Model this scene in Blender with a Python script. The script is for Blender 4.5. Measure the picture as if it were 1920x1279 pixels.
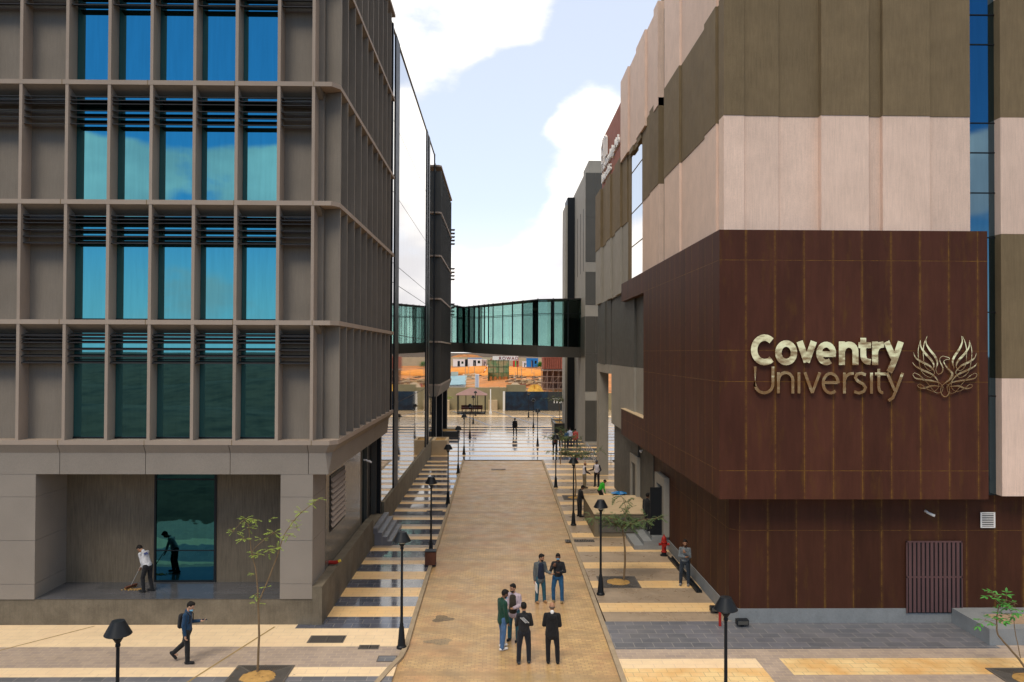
import bpy, bmesh, math, random
from math import sin, cos, pi, radians, sqrt, atan, atan2
from mathutils import Vector, Matrix, Euler
random.seed(7)
S = bpy.context.scene
for o in list(bpy.data.objects): bpy.data.objects.remove(o)
COL = S.collection

# ------------------------------------------------------------------ camera
cd = bpy.data.cameras.new('camera'); cam = bpy.data.objects.new('camera', cd); COL.objects.link(cam)
cd.sensor_width = 36; cd.lens = 36*1493/1920; cd.clip_end = 6000; cd.clip_start = .1
cam.location = (0, 0, 9)
cam.matrix_world = Matrix.Translation((0, 0, 9)) @ Matrix.Rotation(-atan(24.5/1493), 4, 'Z') @ Matrix.Rotation(pi/2+atan(21.5/1493), 4, 'X') @ Matrix.Rotation(.0035, 4, 'Z')
S.camera = cam
S.render.resolution_x = 1024; S.render.resolution_y = 682

# ------------------------------------------------------------------ world
SUN_EL, SUN_AZ = radians(52), radians(205)          # azimuth clockwise from +Y (sun high behind the camera, veiled)
W = bpy.data.worlds.new('World'); S.world = W; W.use_nodes = True
nt = W.node_tree; N = nt.nodes; L = nt.links; N.clear()
def nd(t, **k):
    n = N.new(t)
    for a, b in k.items():
        if a.startswith('i_'): n.inputs[int(a[2:])].default_value = b
        else: setattr(n, a, b)
    return n
def wmath(op, a, b=None, clamp=False):
    n = N.new('ShaderNodeMath'); n.operation = op; n.use_clamp = clamp
    for i, v in enumerate((a, b)):
        if v is None: continue
        if isinstance(v, (int, float)): n.inputs[i].default_value = v
        else: L.new(v, n.inputs[i])
    return n.outputs[0]
def wramp(v, a, b):                                 # smoothstep
    n = N.new('ShaderNodeMapRange'); n.interpolation_type = 'SMOOTHSTEP'
    n.inputs[1].default_value = a; n.inputs[2].default_value = b; L.new(v, n.inputs[0]); return n.outputs[0]
def wmix(f, a, b):
    n = N.new('ShaderNodeMix'); n.data_type = 'RGBA'
    for i, v in ((0, f), (6, a), (7, b)):
        if isinstance(v, (int, float, tuple)): n.inputs[i].default_value = v
        else: L.new(v, n.inputs[i])
    return n.outputs[2]
sky = nd('ShaderNodeTexSky', sky_type='NISHITA', sun_disc=False, sun_elevation=SUN_EL, sun_rotation=SUN_AZ, altitude=100, air_density=1.0, dust_density=.6, ozone_density=2.0)
tc = nd('ShaderNodeTexCoord'); sp = nd('ShaderNodeSeparateXYZ'); L.new(tc.outputs['Generated'], sp.inputs[0])
X_, Y_, Z_ = sp.outputs
mp = nd('ShaderNodeMapping'); mp.inputs['Scale'].default_value = (1.0, 1.0, 1.9); mp.inputs['Location'].default_value = (.62, .31, .12); L.new(tc.outputs['Generated'], mp.inputs[0])
n1 = nd('ShaderNodeTexNoise', i_2=3.1, i_3=9.0, i_4=.56); L.new(mp.outputs[0], n1.inputs['Vector'])
n2 = nd('ShaderNodeTexNoise', i_2=5.0, i_3=6.0, i_4=.5); L.new(mp.outputs[0], n2.inputs['Vector'])
nz = n1.outputs[0]
front = wramp(Y_, -.35, .35)
# front: solid bright cloud low down, broken above; behind: clear blue over a bank of cloud, pale at the horizon
lowf = wramp(Z_, .19, .07)
rx = wmath('DIVIDE', X_, wmath('MAXIMUM', Y_, .05)); rz = wmath('DIVIDE', Z_, wmath('MAXIMUM', Y_, .05))
def lump(cx, cz, sx, sz):                       # soft bump in direction space: where the big clouds stand
    dx = wmath('DIVIDE', wmath('SUBTRACT', rx, cx), sx); dz = wmath('DIVIDE', wmath('SUBTRACT', rz, cz), sz)
    d = wmath('ADD', wmath('MULTIPLY', dx, dx), wmath('MULTIPLY', dz, dz)); return wramp(d, 1.0, .0)
bias = wmath('ADD', wmath('MULTIPLY', lump(-.09, .42, .16, .15), .15), wmath('MULTIPLY', lump(.115, .245, .105, .12), .17))
bias = wmath('ADD', bias, wmath('MULTIPLY', lump(.03, .46, .07, .09), .08))
bias = wmath('SUBTRACT', bias, wmath('MULTIPLY', lump(-.06, .235, .17, .15), .20))
bias = wmath('SUBTRACT', bias, wmath('MULTIPLY', lump(.15, .42, .12, .14), .22))
bias = wmath('SUBTRACT', bias, wmath('MULTIPLY', lump(.030, .335, .09, .065), .26))
f_mask = wramp(wmath('ADD', wmath('ADD', nz, bias), wmath('MULTIPLY', lowf, .17)), .455, .60)
bank = wmath('MULTIPLY', wramp(Z_, .13, .165), wramp(Z_, .265, .215))
b_mask = wramp(wmath('ADD', wmath('MULTIPLY', bank, .21), wmath('SUBTRACT', nz, wmath('MULTIPLY', wramp(Z_, .23, .27), .2))), .57, .66)
over = wmath('MULTIPLY', wramp(Z_, .45, .70), .66)   # unseen bright cloud overhead, added to light the ground
# haze whitening of the clear parts
hz = wmath('ADD', wmath('MULTIPLY', front, .60), wmath('MULTIPLY', wramp(Z_, .19, .0), .80), clamp=True)

backtint = wmix(front, (.22, .56, .80, 1), (1.0, 1.0, 1.0, 1))
mt = N.new('ShaderNodeMix'); mt.data_type = 'RGBA'; mt.blend_type = 'MULTIPLY'; mt.inputs[0].default_value = 1
L.new(sky.outputs[0], mt.inputs[6]); L.new(backtint, mt.inputs[7])
base = wmix(hz, mt.outputs[2], wmix(front, (5.6, 7.0, 7.6, 1), (6.6, 7.0, 8.0, 1)))
ccol = wmix(wramp(n2.outputs[0], .36, .62), (5.9, 5.8, 6.0, 1), (9.6, 9.2, 8.6, 1))
ccol = wmix(front, wmix(.28, ccol, (3.4, 4.1, 4.4, 1)), ccol)
ccol = wmix(wramp(Z_, .45, .75), ccol, (15.5, 13.6, 11.0, 1))  # overhead cloud made brighter and warmer to boost the ground light
mask = wmath('ADD', wmath('MULTIPLY', front, f_mask), wmath('MULTIPLY', wmath('SUBTRACT', 1.0, front), b_mask), clamp=True)
mask = wmath('MAXIMUM', mask, over)
fin = wmix(mask, base, ccol)
bg = nd('ShaderNodeBackground', i_1=.118); L.new(fin, bg.inputs[0])
wo = nd('ShaderNodeOutputWorld'); L.new(bg.outputs[0], wo.inputs[0])

# ------------------------------------------------------------------ sun (veiled)
ld = bpy.data.lights.new('sun', 'SUN'); ld.energy = 1.2; ld.angle = radians(20); ld.color = (1, .88, .70)
lo = bpy.data.objects.new('sun', ld); COL.objects.link(lo)
sd = Vector((sin(SUN_AZ)*cos(SUN_EL), cos(SUN_AZ)*cos(SUN_EL), sin(SUN_EL)))
lo.rotation_euler = sd.to_track_quat('Z', 'Y').to_euler(); lo.location = (0, -20, 60)

S.render.engine = 'CYCLES'
S.view_settings.view_transform = 'Standard'; S.view_settings.look = 'None'
S.view_settings.exposure = 0.45; S.view_settings.gamma = 1

# ------------------------------------------------------------------ materials
def new_mat(name):
    m = bpy.data.materials.new(name); m.use_nodes = True
    t = m.node_tree; b = t.nodes['Principled BSDF']; return m, t, b
def _noise(t, scale, detail=6, rough=.6, vec=None, sc=None):
    n = t.nodes.new('ShaderNodeTexNoise'); n.inputs['Scale'].default_value = scale; n.inputs['Detail'].default_value = detail; n.inputs['Roughness'].default_value = rough
    if vec is not None:
        if sc:
            mpn = t.nodes.new('ShaderNodeMapping'); mpn.inputs['Scale'].default_value = sc; t.links.new(vec, mpn.inputs[0]); vec = mpn.outputs[0]
        t.links.new(vec, n.inputs['Vector'])
    return n.outputs[0]
def _mr(t, v, a, b, c, d, smooth=False):
    n = t.nodes.new('ShaderNodeMapRange'); 
    if smooth: n.interpolation_type = 'SMOOTHSTEP'
    for i, q in enumerate((a, b, c, d)): n.inputs[i+1].default_value = q
    t.links.new(v, n.inputs[0]); return n.outputs[0]
def _mul(t, a, b, op='MULTIPLY'):
    n = t.nodes.new('ShaderNodeMath'); n.operation = op
    for i, v in enumerate((a, b)):
        if v is None: continue
        if isinstance(v, (int, float)): n.inputs[i].default_value = v
        else: t.links.new(v, n.inputs[i])
    return n.outputs[0]
def _mix(t, f, a, b, bt='MIX'):
    n = t.nodes.new('ShaderNodeMix'); n.data_type = 'RGBA'; n.blend_type = bt
    for i, v in ((0, f), (6, a), (7, b)):
        if isinstance(v, (int, float)): n.inputs[i].default_value = v
        elif isinstance(v, tuple): n.inputs[i].default_value = v if len(v) == 4 else v+(1,)
        else: t.links.new(v, n.inputs[i])
    return n.outputs[2]
def _bump(t, b, h, strength, dist=.01):
    n = t.nodes.new('ShaderNodeBump'); n.inputs['Strength'].default_value = strength; n.inputs['Distance'].default_value = dist
    t.links.new(h, n.inputs['Height']); t.links.new(n.outputs[0], b.inputs['Normal'])
def _pos(t): return t.nodes.new('ShaderNodeNewGeometry').outputs['Position']
def _scalecol(t, colsock, v):
    vm = t.nodes.new('ShaderNodeVectorMath'); vm.operation = 'SCALE'; t.links.new(colsock, vm.inputs[0]); t.links.new(v, vm.inputs['Scale']); return vm.outputs[0]
def mat(name, col, rough=.7, metal=0., var=.12, vs=.8, grain=.08, gs=40, streak=0., bump=.15, bs=60, spec=.2, dirt=None):
    m, t, b = new_mat(name); P = _pos(t)
    f = _mr(t, _noise(t, vs, 5, .6, P), .25, .75, 1-var, 1+var)
    g = _mr(t, _noise(t, gs, 3, .7, P), .25, .75, 1-grain, 1+grain)
    f = _mul(t, f, g)
    oi = t.nodes.new('ShaderNodeObjectInfo'); f = _mul(t, f, _mr(t, oi.outputs['Random'], 0, 1, .94, 1.06))
    if streak:
        s = _mr(t, _noise(t, 1, 5, .65, P, (22, 22, 1.5)), .3, .75, 1+streak*.5, 1-streak); f = _mul(t, f, s)
    rgb = t.nodes.new('ShaderNodeRGB'); rgb.outputs[0].default_value = tuple(col)+(1,)
    c = rgb.outputs[0]
    if dirt:
        c = _mix(t, _mr(t, _noise(t, .35, 6, .6, P), .45, .7, 0, .8), c, dirt)
    t.links.new(_scalecol(t, c, f), b.inputs['Base Color'])
    t.links.new(_mr(t, _noise(t, vs*3, 4, .6, P), .2, .8, max(.02, rough-.08), min(1, rough+.08)), b.inputs['Roughness'])
    b.inputs['Metallic'].default_value = metal; b.inputs['Specular IOR Level'].default_value = spec
    if bump: _bump(t, b, _noise(t, bs, 4, .6, P), bump, .006)
    return m
def tile_mat(name, c1, c2, mortar, bw, bh, rough=.5, offset=.5, msize=.012, spec=.5, var=.15, stain=None, stain_amt=.6, rot=0., bump=.25, rvar=.06, off=(0, 0, 0), streaks=None):
    m, t, b = new_mat(name); P = _pos(t)
    mpn = t.nodes.new('ShaderNodeMapping'); mpn.inputs['Rotation'].default_value = (0, 0, rot); mpn.inputs['Location'].default_value = off; t.links.new(P, mpn.inputs[0])
    br = t.nodes.new('ShaderNodeTexBrick'); t.links.new(mpn.outputs[0], br.inputs['Vector'])
    br.offset = offset; br.inputs['Scale'].default_value = 1; br.inputs['Brick Width'].default_value = bw; br.inputs['Row Height'].default_value = bh
    br.inputs['Mortar Size'].default_value = msize; br.inputs['Mortar Smooth'].default_value = .3; br.inputs['Bias'].default_value = 0
    br.inputs['Color1'].default_value = c1+(1,); br.inputs['Color2'].default_value = c2+(1,); br.inputs['Mortar'].default_value = mortar+(1,)
    c = br.outputs['Color']
    if stain: c = _mix(t, _mr(t, _noise(t, .55, 7, .62, P), .46, .66, 0, stain_amt), c, stain)
    if streaks: c = _mix(t, _mr(t, _noise(t, 1, 6, .6, P, (.12, 1.1, 1)), .45, .65, 0, .75), c, streaks)
    f = _mr(t, _noise(t, 1.3, 6, .65, P), .25, .75, 1-var, 1+var)
    g = _mr(t, _noise(t, 35, 3, .6, P), .25, .75, .93, 1.07)
    t.links.new(_scalecol(t, c, _mul(t, f, g)), b.inputs['Base Color'])
    t.links.new(_mr(t, _noise(t, 1.1, 5, .6, P), .3, .7, max(.02, rough-rvar), min(1, rough+rvar)), b.inputs['Roughness'])
    b.inputs['Specular IOR Level'].default_value = spec
    h = _mul(t, _mr(t, br.outputs['Fac'], 0, 1, 1, 0), _mul(t, _noise(t, 8, 3, .5, P), .15), 'ADD')
    _bump(t, b, h, bump, .006)
    return m
def seam_mat(name, col, seamcol, w, x0, y0, zs, rough=.55, lw=.017):
    """corten-like cladding: dark red-brown sheets, ochre rust along the joints; joints every w metres across, at heights zs"""
    m, t, b = new_mat(name); P = _pos(t)
    g = t.nodes.new('ShaderNodeNewGeometry'); sn = t.nodes.new('ShaderNodeSeparateXYZ'); t.links.new(g.outputs['Normal'], sn.inputs[0])
    spn = t.nodes.new('ShaderNodeSeparateXYZ'); t.links.new(P, spn.inputs[0])
    isx = _mul(t, _mul(t, sn.outputs[0], None, 'ABSOLUTE'), .6, 'GREATER_THAN')
    ux = _mul(t, spn.outputs[0], x0, 'SUBTRACT'); uy = _mul(t, spn.outputs[1], y0, 'SUBTRACT')
    mixn = t.nodes.new('ShaderNodeMix'); t.links.new(isx, mixn.inputs[0]); t.links.new(ux, mixn.inputs[2]); t.links.new(uy, mixn.inputs[3])
    u = mixn.outputs[0]
    pp = t.nodes.new('ShaderNodeMath'); pp.operation = 'PINGPONG'; pp.inputs[1].default_value = w/2; t.links.new(u, pp.inputs[0])
    wob = _mr(t, _noise(t, 3.5, 5, .8, P), .4, .68, .15, 1.3)
    lv = _mul(t, _mr(t, pp.outputs[0], lw*.3, lw, 1, 0, True), wob)
    h = None
    for z in zs:
        dz = _mul(t, _mul(t, spn.outputs[2], z, 'SUBTRACT'), None, 'ABSOLUTE')
        q = _mr(t, dz, lw*.2, lw*.8, 1, 0, True); h = q if h is None else _mul(t, h, q, 'MAXIMUM')
    h = _mul(t, h, wob)
    hid = _mul(t, lv, h, 'MAXIMUM')
    # per-sheet tone
    cell = _mul(t, _mul(t, u, 1/w), None, 'FLOOR')
    wn = t.nodes.new('ShaderNodeTexWhiteNoise'); wn.noise_dimensions = '1D'; t.links.new(cell, wn.inputs['W'])
    tone = _mr(t, wn.outputs[0], 0, 1, .88, 1.12)
    big = _mr(t, _noise(t, 1, 6, .65, P, (1.2, 1.2, .35)), .3, .7, .8, 1.2)
    st = _mr(t, _noise(t, 1, 5, .7, P, (7, 7, .7)), .3, .7, .9, 1.1)
    f = _mul(t, _mul(t, tone, big), st)
    rgb = t.nodes.new('ShaderNodeRGB'); rgb.outputs[0].default_value = col+(1,)
    c = _scalecol(t, rgb.outputs[0], f)
    rust = _mix(t, _mr(t, _noise(t, 1, 6, .7, P, (2.5, 2.5, .6)), .56, .72, 0, .5), c, tuple(a*.55 for a in seamcol))
    rust = _mix(t, _mul(t, _mr(t, pp.outputs[0], lw, lw*5, .28, 0), wob), rust, seamcol)
    c = _mix(t, hid, rust, seamcol)
    t.links.new(c, b.inputs['Base Color']); b.inputs['Roughness'].default_value = rough; b.inputs['Specular IOR Level'].default_value = .14
    _bump(t, b, _mul(t, _mr(t, hid, 0, 1, 1, 0), _mul(t, _noise(t, 25, 4, .6, P), .12), 'ADD'), .4, .012)
    return m
def mirror_glass(name, tint, rough=.02, wave=.06, ws=.5, metal=1.):
    m, t, b = new_mat(name); P = _pos(t)
    dirt = _mr(t, _noise(t, 1, 5, .6, P, (10, 10, .7)), .3, .7, .93, 1.05)
    rgb = t.nodes.new('ShaderNodeRGB'); rgb.outputs[0].default_value = tint+(1,)
    t.links.new(_scalecol(t, rgb.outputs[0], dirt), b.inputs['Base Color'])
    b.inputs['Metallic'].default_value = metal; b.inputs['Roughness'].default_value = rough
    _bump(t, b, _noise(t, ws, 2, .4, P, (1, 1, 1.6)), wave, .05)
    return m
def clear_glass(name, tint, refl=.12):
    m, t, b = new_mat(name); t.nodes.remove(b); out = t.nodes['Material Output']
    tr = t.nodes.new('ShaderNodeBsdfTransparent'); tr.inputs[0].default_value = tint+(1,)
    gl = t.nodes.new('ShaderNodeBsdfGlossy'); gl.inputs['Roughness'].default_value = .02; gl.inputs[0].default_value = (.75, .95, .92, 1)
    fr = t.nodes.new('ShaderNodeLayerWeight'); fr.inputs[0].default_value = .5
    ad = _mul(t, _mul(t, fr.outputs['Facing'], 4., 'POWER'), refl, 'ADD')
    mx = t.nodes.new('ShaderNodeMixShader'); t.links.new(ad, mx.inputs[0]); t.links.new(tr.outputs[0], mx.inputs[1]); t.links.new(gl.outputs[0], mx.inputs[2]); t.links.new(mx.outputs[0], out.inputs[0])
    return m
def plain(name, col, rough=.6, metal=0., spec=.4):
    m, t, b = new_mat(name); b.inputs['Base Color'].default_value = tuple(col)+(1,); b.inputs['Roughness'].default_value = rough
    b.inputs['Metallic'].default_value = metal; b.inputs['Specular IOR Level'].default_value = spec; return m

M = {}
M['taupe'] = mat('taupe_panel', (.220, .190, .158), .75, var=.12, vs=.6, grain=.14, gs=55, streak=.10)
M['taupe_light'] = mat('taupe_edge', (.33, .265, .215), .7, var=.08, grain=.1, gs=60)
M['cornice'] = mat('cornice_stone', (.235, .205, .175), .75, var=.07, grain=.16, gs=50)
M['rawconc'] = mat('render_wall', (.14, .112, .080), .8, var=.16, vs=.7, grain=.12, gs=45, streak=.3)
M['plinth'] = mat('plinth_concrete', (.155, .130, .095), .85, var=.28, vs=1.6, grain=.15, gs=30, streak=.15, bump=.3)
M['slat'] = mat('slat_metal', (.035, .034, .036), .5, .2, var=.06, grain=.04, bump=0)
M['blackmetal'] = mat('black_metal', (.016, .018, .021), .45, .3, var=.08, grain=.06, bump=.03)
M['darkpanel'] = mat('dark_grey_panel', (.085, .08, .07), .45, .2, var=.07, grain=.05, bump=.03)
M['stonewall'] = mat('polished_stone', (.12, .108, .09), .22, var=.2, vs=1.4, grain=.1, gs=20, bump=.05, spec=.5)
M['glassA'] = mirror_glass('blue_window_glass', (.11, .34, .40), .015, .012, .45)
M['glassDoor'] = mirror_glass('entrance_glass', (.04, .15, .17), .02, .14, .9)
M['glassB'] = mirror_glass('curtain_wall_glass', (.74, .72, .69), .03, .05, .35)
M['glassG'] = mirror_glass('stair_window_glass', (.12, .20, .26), .03, .08, .5)
M['glassBridgeShaded'] = clear_glass('walkway_glass_shaded', (.62, .74, .72), .04)  # darker tint puts dim interior and reflections into the glass colour
M['glassBridge'] = clear_glass('walkway_glass', (.78, .90, .875), .05)
M['floor_dark'] = tile_mat('podium_floor', (.075, .078, .085), (.10, .10, .11), (.05, .05, .05), 1.2, .6, .16, spec=.5, msize=.006, bump=.05)
M['taupe_dark'] = mat('olive_panel', (.18, .132, .074), .75, var=.12, vs=1.1, grain=.13, gs=35, streak=.18)
M['pale'] = mat('pale_panel', (.71, .53, .43), .75, var=.08, vs=1.1, grain=.10, gs=35, streak=.12)
M['grey'] = mat('grey_concrete', (.085, .082, .074), .6, var=.08, grain=.07, streak=.08)
M['greylight'] = mat('light_grey_concrete', (.29, .27, .235), .7, var=.08, grain=.07, streak=.08)
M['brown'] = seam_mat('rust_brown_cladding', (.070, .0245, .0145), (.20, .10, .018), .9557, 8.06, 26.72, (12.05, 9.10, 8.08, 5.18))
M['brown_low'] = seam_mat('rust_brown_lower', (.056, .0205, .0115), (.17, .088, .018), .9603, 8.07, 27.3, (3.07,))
M['brown_sign'] = mat('red_brown_panel', (.25, .065, .024), .6, var=.15, grain=.06)
M['brass'] = mirror_glass('polished_bronze', (1.0, .74, .44), .10, .16, 1.6)
M['greystone'] = mat('grey_stone', (.21, .22, .225), .65, var=.14, vs=2, grain=.12, gs=30)
M['sandcap'] = mat('beige_capping', (.50, .38, .24), .8, var=.12, vs=1.2, grain=.08)
M['boxside'] = mat('olive_render', (.17, .14, .095), .85, var=.15, grain=.1)
M['rail'] = plain('steel_rail', (.55, .54, .5), .25, .9)
M['red'] = mat('red_paint', (.32, .022, .016), .4, var=.1, grain=.05, bump=.02)
M['white'] = plain('white_paint', (.75, .73, .7), .5)
M['lampglass'] = plain('frosted_glass', (.6, .58, .5), .25)
M['woodbin'] = mat('brown_slats', (.13, .05, .03), .6, var=.2, grain=.1)
M['soil'] = mat('sandy_soil', (.42, .25, .085), .95, var=.25, vs=6, grain=.2, gs=60, bump=.6)
M['darkplate'] = mat('cast_iron', (.13, .115, .10), .6, .2, var=.15, vs=3, grain=.1)
M['bark'] = mat('sapling_bark', (.20, .135, .075), .9, var=.25, vs=8, grain=.2, bump=.3)
M['road'] = tile_mat('brick_road', (.58, .385, .165), (.43, .27, .12), (.27, .18, .085), .22, .11, .42, stain=(.47, .25, .135), stain_amt=.6, var=.22, spec=.4, msize=.01, rvar=.1, streaks=(.33, .225, .11))
M['kerb'] = mat('kerb_stone', (.32, .25, .17), .8, var=.2, vs=2)
M['cream'] = tile_mat('cream_paving', (.80, .55, .27), (.75, .51, .26), (.56, .38, .19), .6, .3, .36, stain=(.78, .45, .15), stain_amt=.45, var=.08, spec=.4)
M['creampale'] = tile_mat('pale_cream_paving', (.82, .63, .40), (.78, .60, .38), (.66, .51, .36), .6, .3, .55, stain=(.70, .50, .32), stain_amt=.4, var=.08, spec=.3)
M['yellow'] = tile_mat('yellow_paving', (.80, .60, .30), (.74, .52, .26), (.46, .36, .2), .4, .3, .5, stain=(.62, .30, .07), stain_amt=.6, var=.12, spec=.3, rot=.0)
M['cobble'] = tile_mat('grey_setts', (.40, .315, .25), (.33, .265, .225), (.46, .36, .26), .32, .2, .6, var=.16, spec=.3)
M['slate'] = tile_mat('blue_slate_paving', (.15, .15, .17), (.105, .11, .125), (.28, .26, .24), .6, .4, .42, var=.16, spec=.45, stain=(.2, .19, .19), stain_amt=.4)
M['slate_wet'] = tile_mat('wet_slate_paving', (.095, .10, .13), (.06, .07, .095), (.2, .19, .18), .6, .38, .085, var=.16, spec=.75, bump=.04, rvar=.04)
M['beigepave'] = tile_mat('dull_beige_paving', (.36, .27, .185), (.31, .235, .165), (.27, .21, .15), .6, .35, .33, var=.16, spec=.45, rvar=.14, stain=(.40, .31, .22))
M['plazastone'] = tile_mat('plaza_stone', (.42, .31, .19), (.36, .27, .17), (.25, .19, .13), .8, .6, .2, var=.14, spec=.5, bump=.06)
M['earth'] = mat('site_earth', (.44, .18, .06), .95, var=.3, vs=.06, grain=.2, gs=.8, bump=.5, bs=2, dirt=(.27, .15, .08))
M['base'] = mat('bare_ground', (.085, .058, .038), .95, var=.3, vs=.03, grain=.2, gs=.6, bump=.3, bs=1, dirt=(.012, .013, .010))
M['cloth'] = {}
def fabric(c):
    m, t, b = new_mat('fabric'); P = _pos(t)
    fold = _noise(t, 1, 4, .55, P, (16, 16, 7)); f = _mul(t, _mr(t, fold, .3, .7, .75, 1.25), _mr(t, _noise(t, 90, 2, .5, P), .3, .7, .93, 1.07))
    rgb = t.nodes.new('ShaderNodeRGB'); rgb.outputs[0].default_value = tuple(c)+(1,); t.links.new(_scalecol(t, rgb.outputs[0], f), b.inputs['Base Color'])
    b.inputs['Roughness'].default_value = .85; b.inputs['Specular IOR Level'].default_value = .25; b.inputs['Sheen Weight'].default_value = .1
    _bump(t, b, fold, .9, .05); return m
def cloth(c):
    k = tuple(round(a, 3) for a in c)
    if k not in M['cloth']: M['cloth'][k] = fabric(c)
    return M['cloth'][k]

# ------------------------------------------------------------------ mesh helpers
class MB:
    def __init__(s): s.v = []; s.f = []; s.m = []; s.mi = 0
    def poly(s, pts, mi=None):
        n = len(s.v); s.v += [tuple(p) for p in pts]; s.f.append(tuple(range(n, n+len(pts)))); s.m.append(s.mi if mi is None else mi); return s
    def box(s, x0, x1, y0, y1, z0, z1, mi=None):
        n = len(s.v); s.v += [(x, y, z) for x in (x0, x1) for y in (y0, y1) for z in (z0, z1)]
        for f in ((0, 1, 3, 2), (4, 6, 7, 5), (0, 4, 5, 1), (2, 3, 7, 6), (0, 2, 6, 4), (1, 5, 7, 3)):
            s.f.append(tuple(n+i for i in f)); s.m.append(s.mi if mi is None else mi)
        return s
    def prism(s, pts, z0, z1, mi=None):
        """pts: plan polygon counter-clockwise"""
        n = len(s.v); k = len(pts); mi = s.mi if mi is None else mi
        s.v += [(x, y, z0) for x, y in pts] + [(x, y, z1) for x, y in pts]
        s.f.append(tuple(n+i for i in reversed(range(k)))); s.f.append(tuple(n+k+i for i in range(k))); s.m += [mi, mi]
        for i in range(k):
            j = (i+1) % k; s.f.append((n+i, n+j, n+k+j, n+k+i)); s.m.append(mi)
        return s
    def loft(s, rings, caps=True, mi=None):
        n = len(s.v); k = len(rings[0]); mi = s.mi if mi is None else mi
        for r in rings: s.v += [tuple(p) for p in r]
        for a in range(len(rings)-1):
            for i in range(k):
                j = (i+1) % k; s.f.append((n+a*k+i, n+a*k+j, n+(a+1)*k+j, n+(a+1)*k+i)); s.m.append(mi)
        if caps:
            s.f.append(tuple(n+i for i in reversed(range(k)))); s.f.append(tuple(n+(len(rings)-1)*k+i for i in range(k))); s.m += [mi, mi]
        return s
    def lathe(s, prof, cx=0, cy=0, k=20, mi=None):
        return s.loft([[(cx+r*cos(2*pi*i/k), cy+r*sin(2*pi*i/k), z) for i in range(k)] for r, z in prof], True, mi)
    def tube(s, pts, rs, k=8, mi=None):
        pts = [Vector(p) for p in pts]
        if isinstance(rs, (int, float)): rs = [rs]*len(pts)
        rings = []; ref = None
        for i, p in enumerate(pts):
            d = (pts[min(i+1, len(pts)-1)]-pts[max(i-1, 0)]).normalized()
            if ref is None: ref = d.orthogonal().normalized()
            ref = (ref-d*ref.dot(d)).normalized(); b = d.cross(ref)
            rings.append([p+(ref*cos(2*pi*q/k)+b*sin(2*pi*q/k))*rs[i] for q in range(k)])
        return s.loft(rings, True, mi)
    def bar(s, a, b, w, h=None, mi=None):
        """rectangular bar from a to b"""
        a, b = Vector(a), Vector(b); d = (b-a).normalized(); h = w if h is None else h
        u = d.cross(Vector((0, 0, 1)))
        if u.length < .01: u = Vector((1, 0, 0))
        u.normalize(); v = u.cross(d)
        return s.loft([[p+u*sx*w/2+v*sy*h/2 for sx, sy in ((-1, -1), (1, -1), (1, 1), (-1, 1))] for p in (a, b)], True, mi)
    def ellipsoid(s, c, r, R=None, k=14, q=9, mi=None):
        c = Vector(c); R = R or Matrix.Identity(3); rings = []
        for a in range(1, q):
            th = pi*a/q; rings.append([c+R@Vector((r[0]*sin(th)*cos(2*pi*i/k), r[1]*sin(th)*sin(2*pi*i/k), -r[2]*cos(th))) for i in range(k)])
        return s.loft(rings, True, mi)
    def capsule(s, p1, p2, r1, r2, k=12, sx=1., side=None):
        """rounded cone; sx widens it along `side`"""
        p1, p2 = Vector(p1), Vector(p2); d = (p2-p1).normalized()
        u = Vector(side) if side is not None else d.orthogonal()
        u = (u-d*u.dot(d)).normalized(); w = d.cross(u); rings = []
        def ring(c, r): return [c+(u*cos(2*pi*i/k)*sx+w*sin(2*pi*i/k))*r for i in range(k)]
        for a in (80, 55, 30): rings.append(ring(p1-d*r1*sin(radians(a)), r1*cos(radians(a))))
        rings.append(ring(p1, r1)); rings.append(ring(p2, r2))
        for a in (30, 55, 80): rings.append(ring(p2+d*r2*sin(radians(a)), r2*cos(radians(a))))
        return s.loft(rings)
    def build(s, name, mats, parent=None, smooth=False, world=True, loc=None, bevel=0):
        if not isinstance(mats, (list, tuple)): mats = [mats]
        me = bpy.data.meshes.new(name)
        off = Vector((0, 0, 0))
        if parent is not None and world:
            p = parent
            while p is not None: off += p.location; p = p.parent
        me.from_pydata([(v[0]-off.x, v[1]-off.y, v[2]-off.z) for v in s.v], [], s.f)
        for m_ in mats: me.materials.append(m_)
        me.polygons.foreach_set('material_index', s.m)
        bm = bmesh.new(); bm.from_mesh(me); bmesh.ops.recalc_face_normals(bm, faces=bm.faces) if len(bm.faces) > 1 else None
        bm.to_mesh(me); bm.free()
        o = bpy.data.objects.new(name, me); COL.objects.link(o)
        if smooth:
            me.polygons.foreach_set('use_smooth', [True]*len(me.polygons))
            try: me.set_sharp_from_angle(angle=radians(28))
            except Exception: pass
        if bevel:
            b = o.modifiers.new('bevel', 'BEVEL'); b.width = bevel; b.segments = 2; b.limit_method = 'ANGLE'
        if parent is not None: o.parent = parent
        if loc is not None: o.location = loc
        me.update(); return o
def box(name, m, x0, x1, y0, y1, z0, z1, parent=None, **k): return MB().box(x0, x1, y0, y1, z0, z1).build(name, m, parent, **k)
def thing(name, label, cat, loc=(0, 0, 0), rz=0, group=None):
    o = bpy.data.objects.new(name, None); COL.objects.link(o); o.location = loc; o.rotation_euler = (0, 0, rz)
    o.empty_display_size = .2; o['label'] = label; o['category'] = cat
    if group: o['group'] = group
    return o
def tag(o, label, cat, group=None):
    o['label'] = label; o['category'] = cat
    if group: o['group'] = group
    return o
def struct(o): o['kind'] = 'structure'; return o
KIDS = {}
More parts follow.
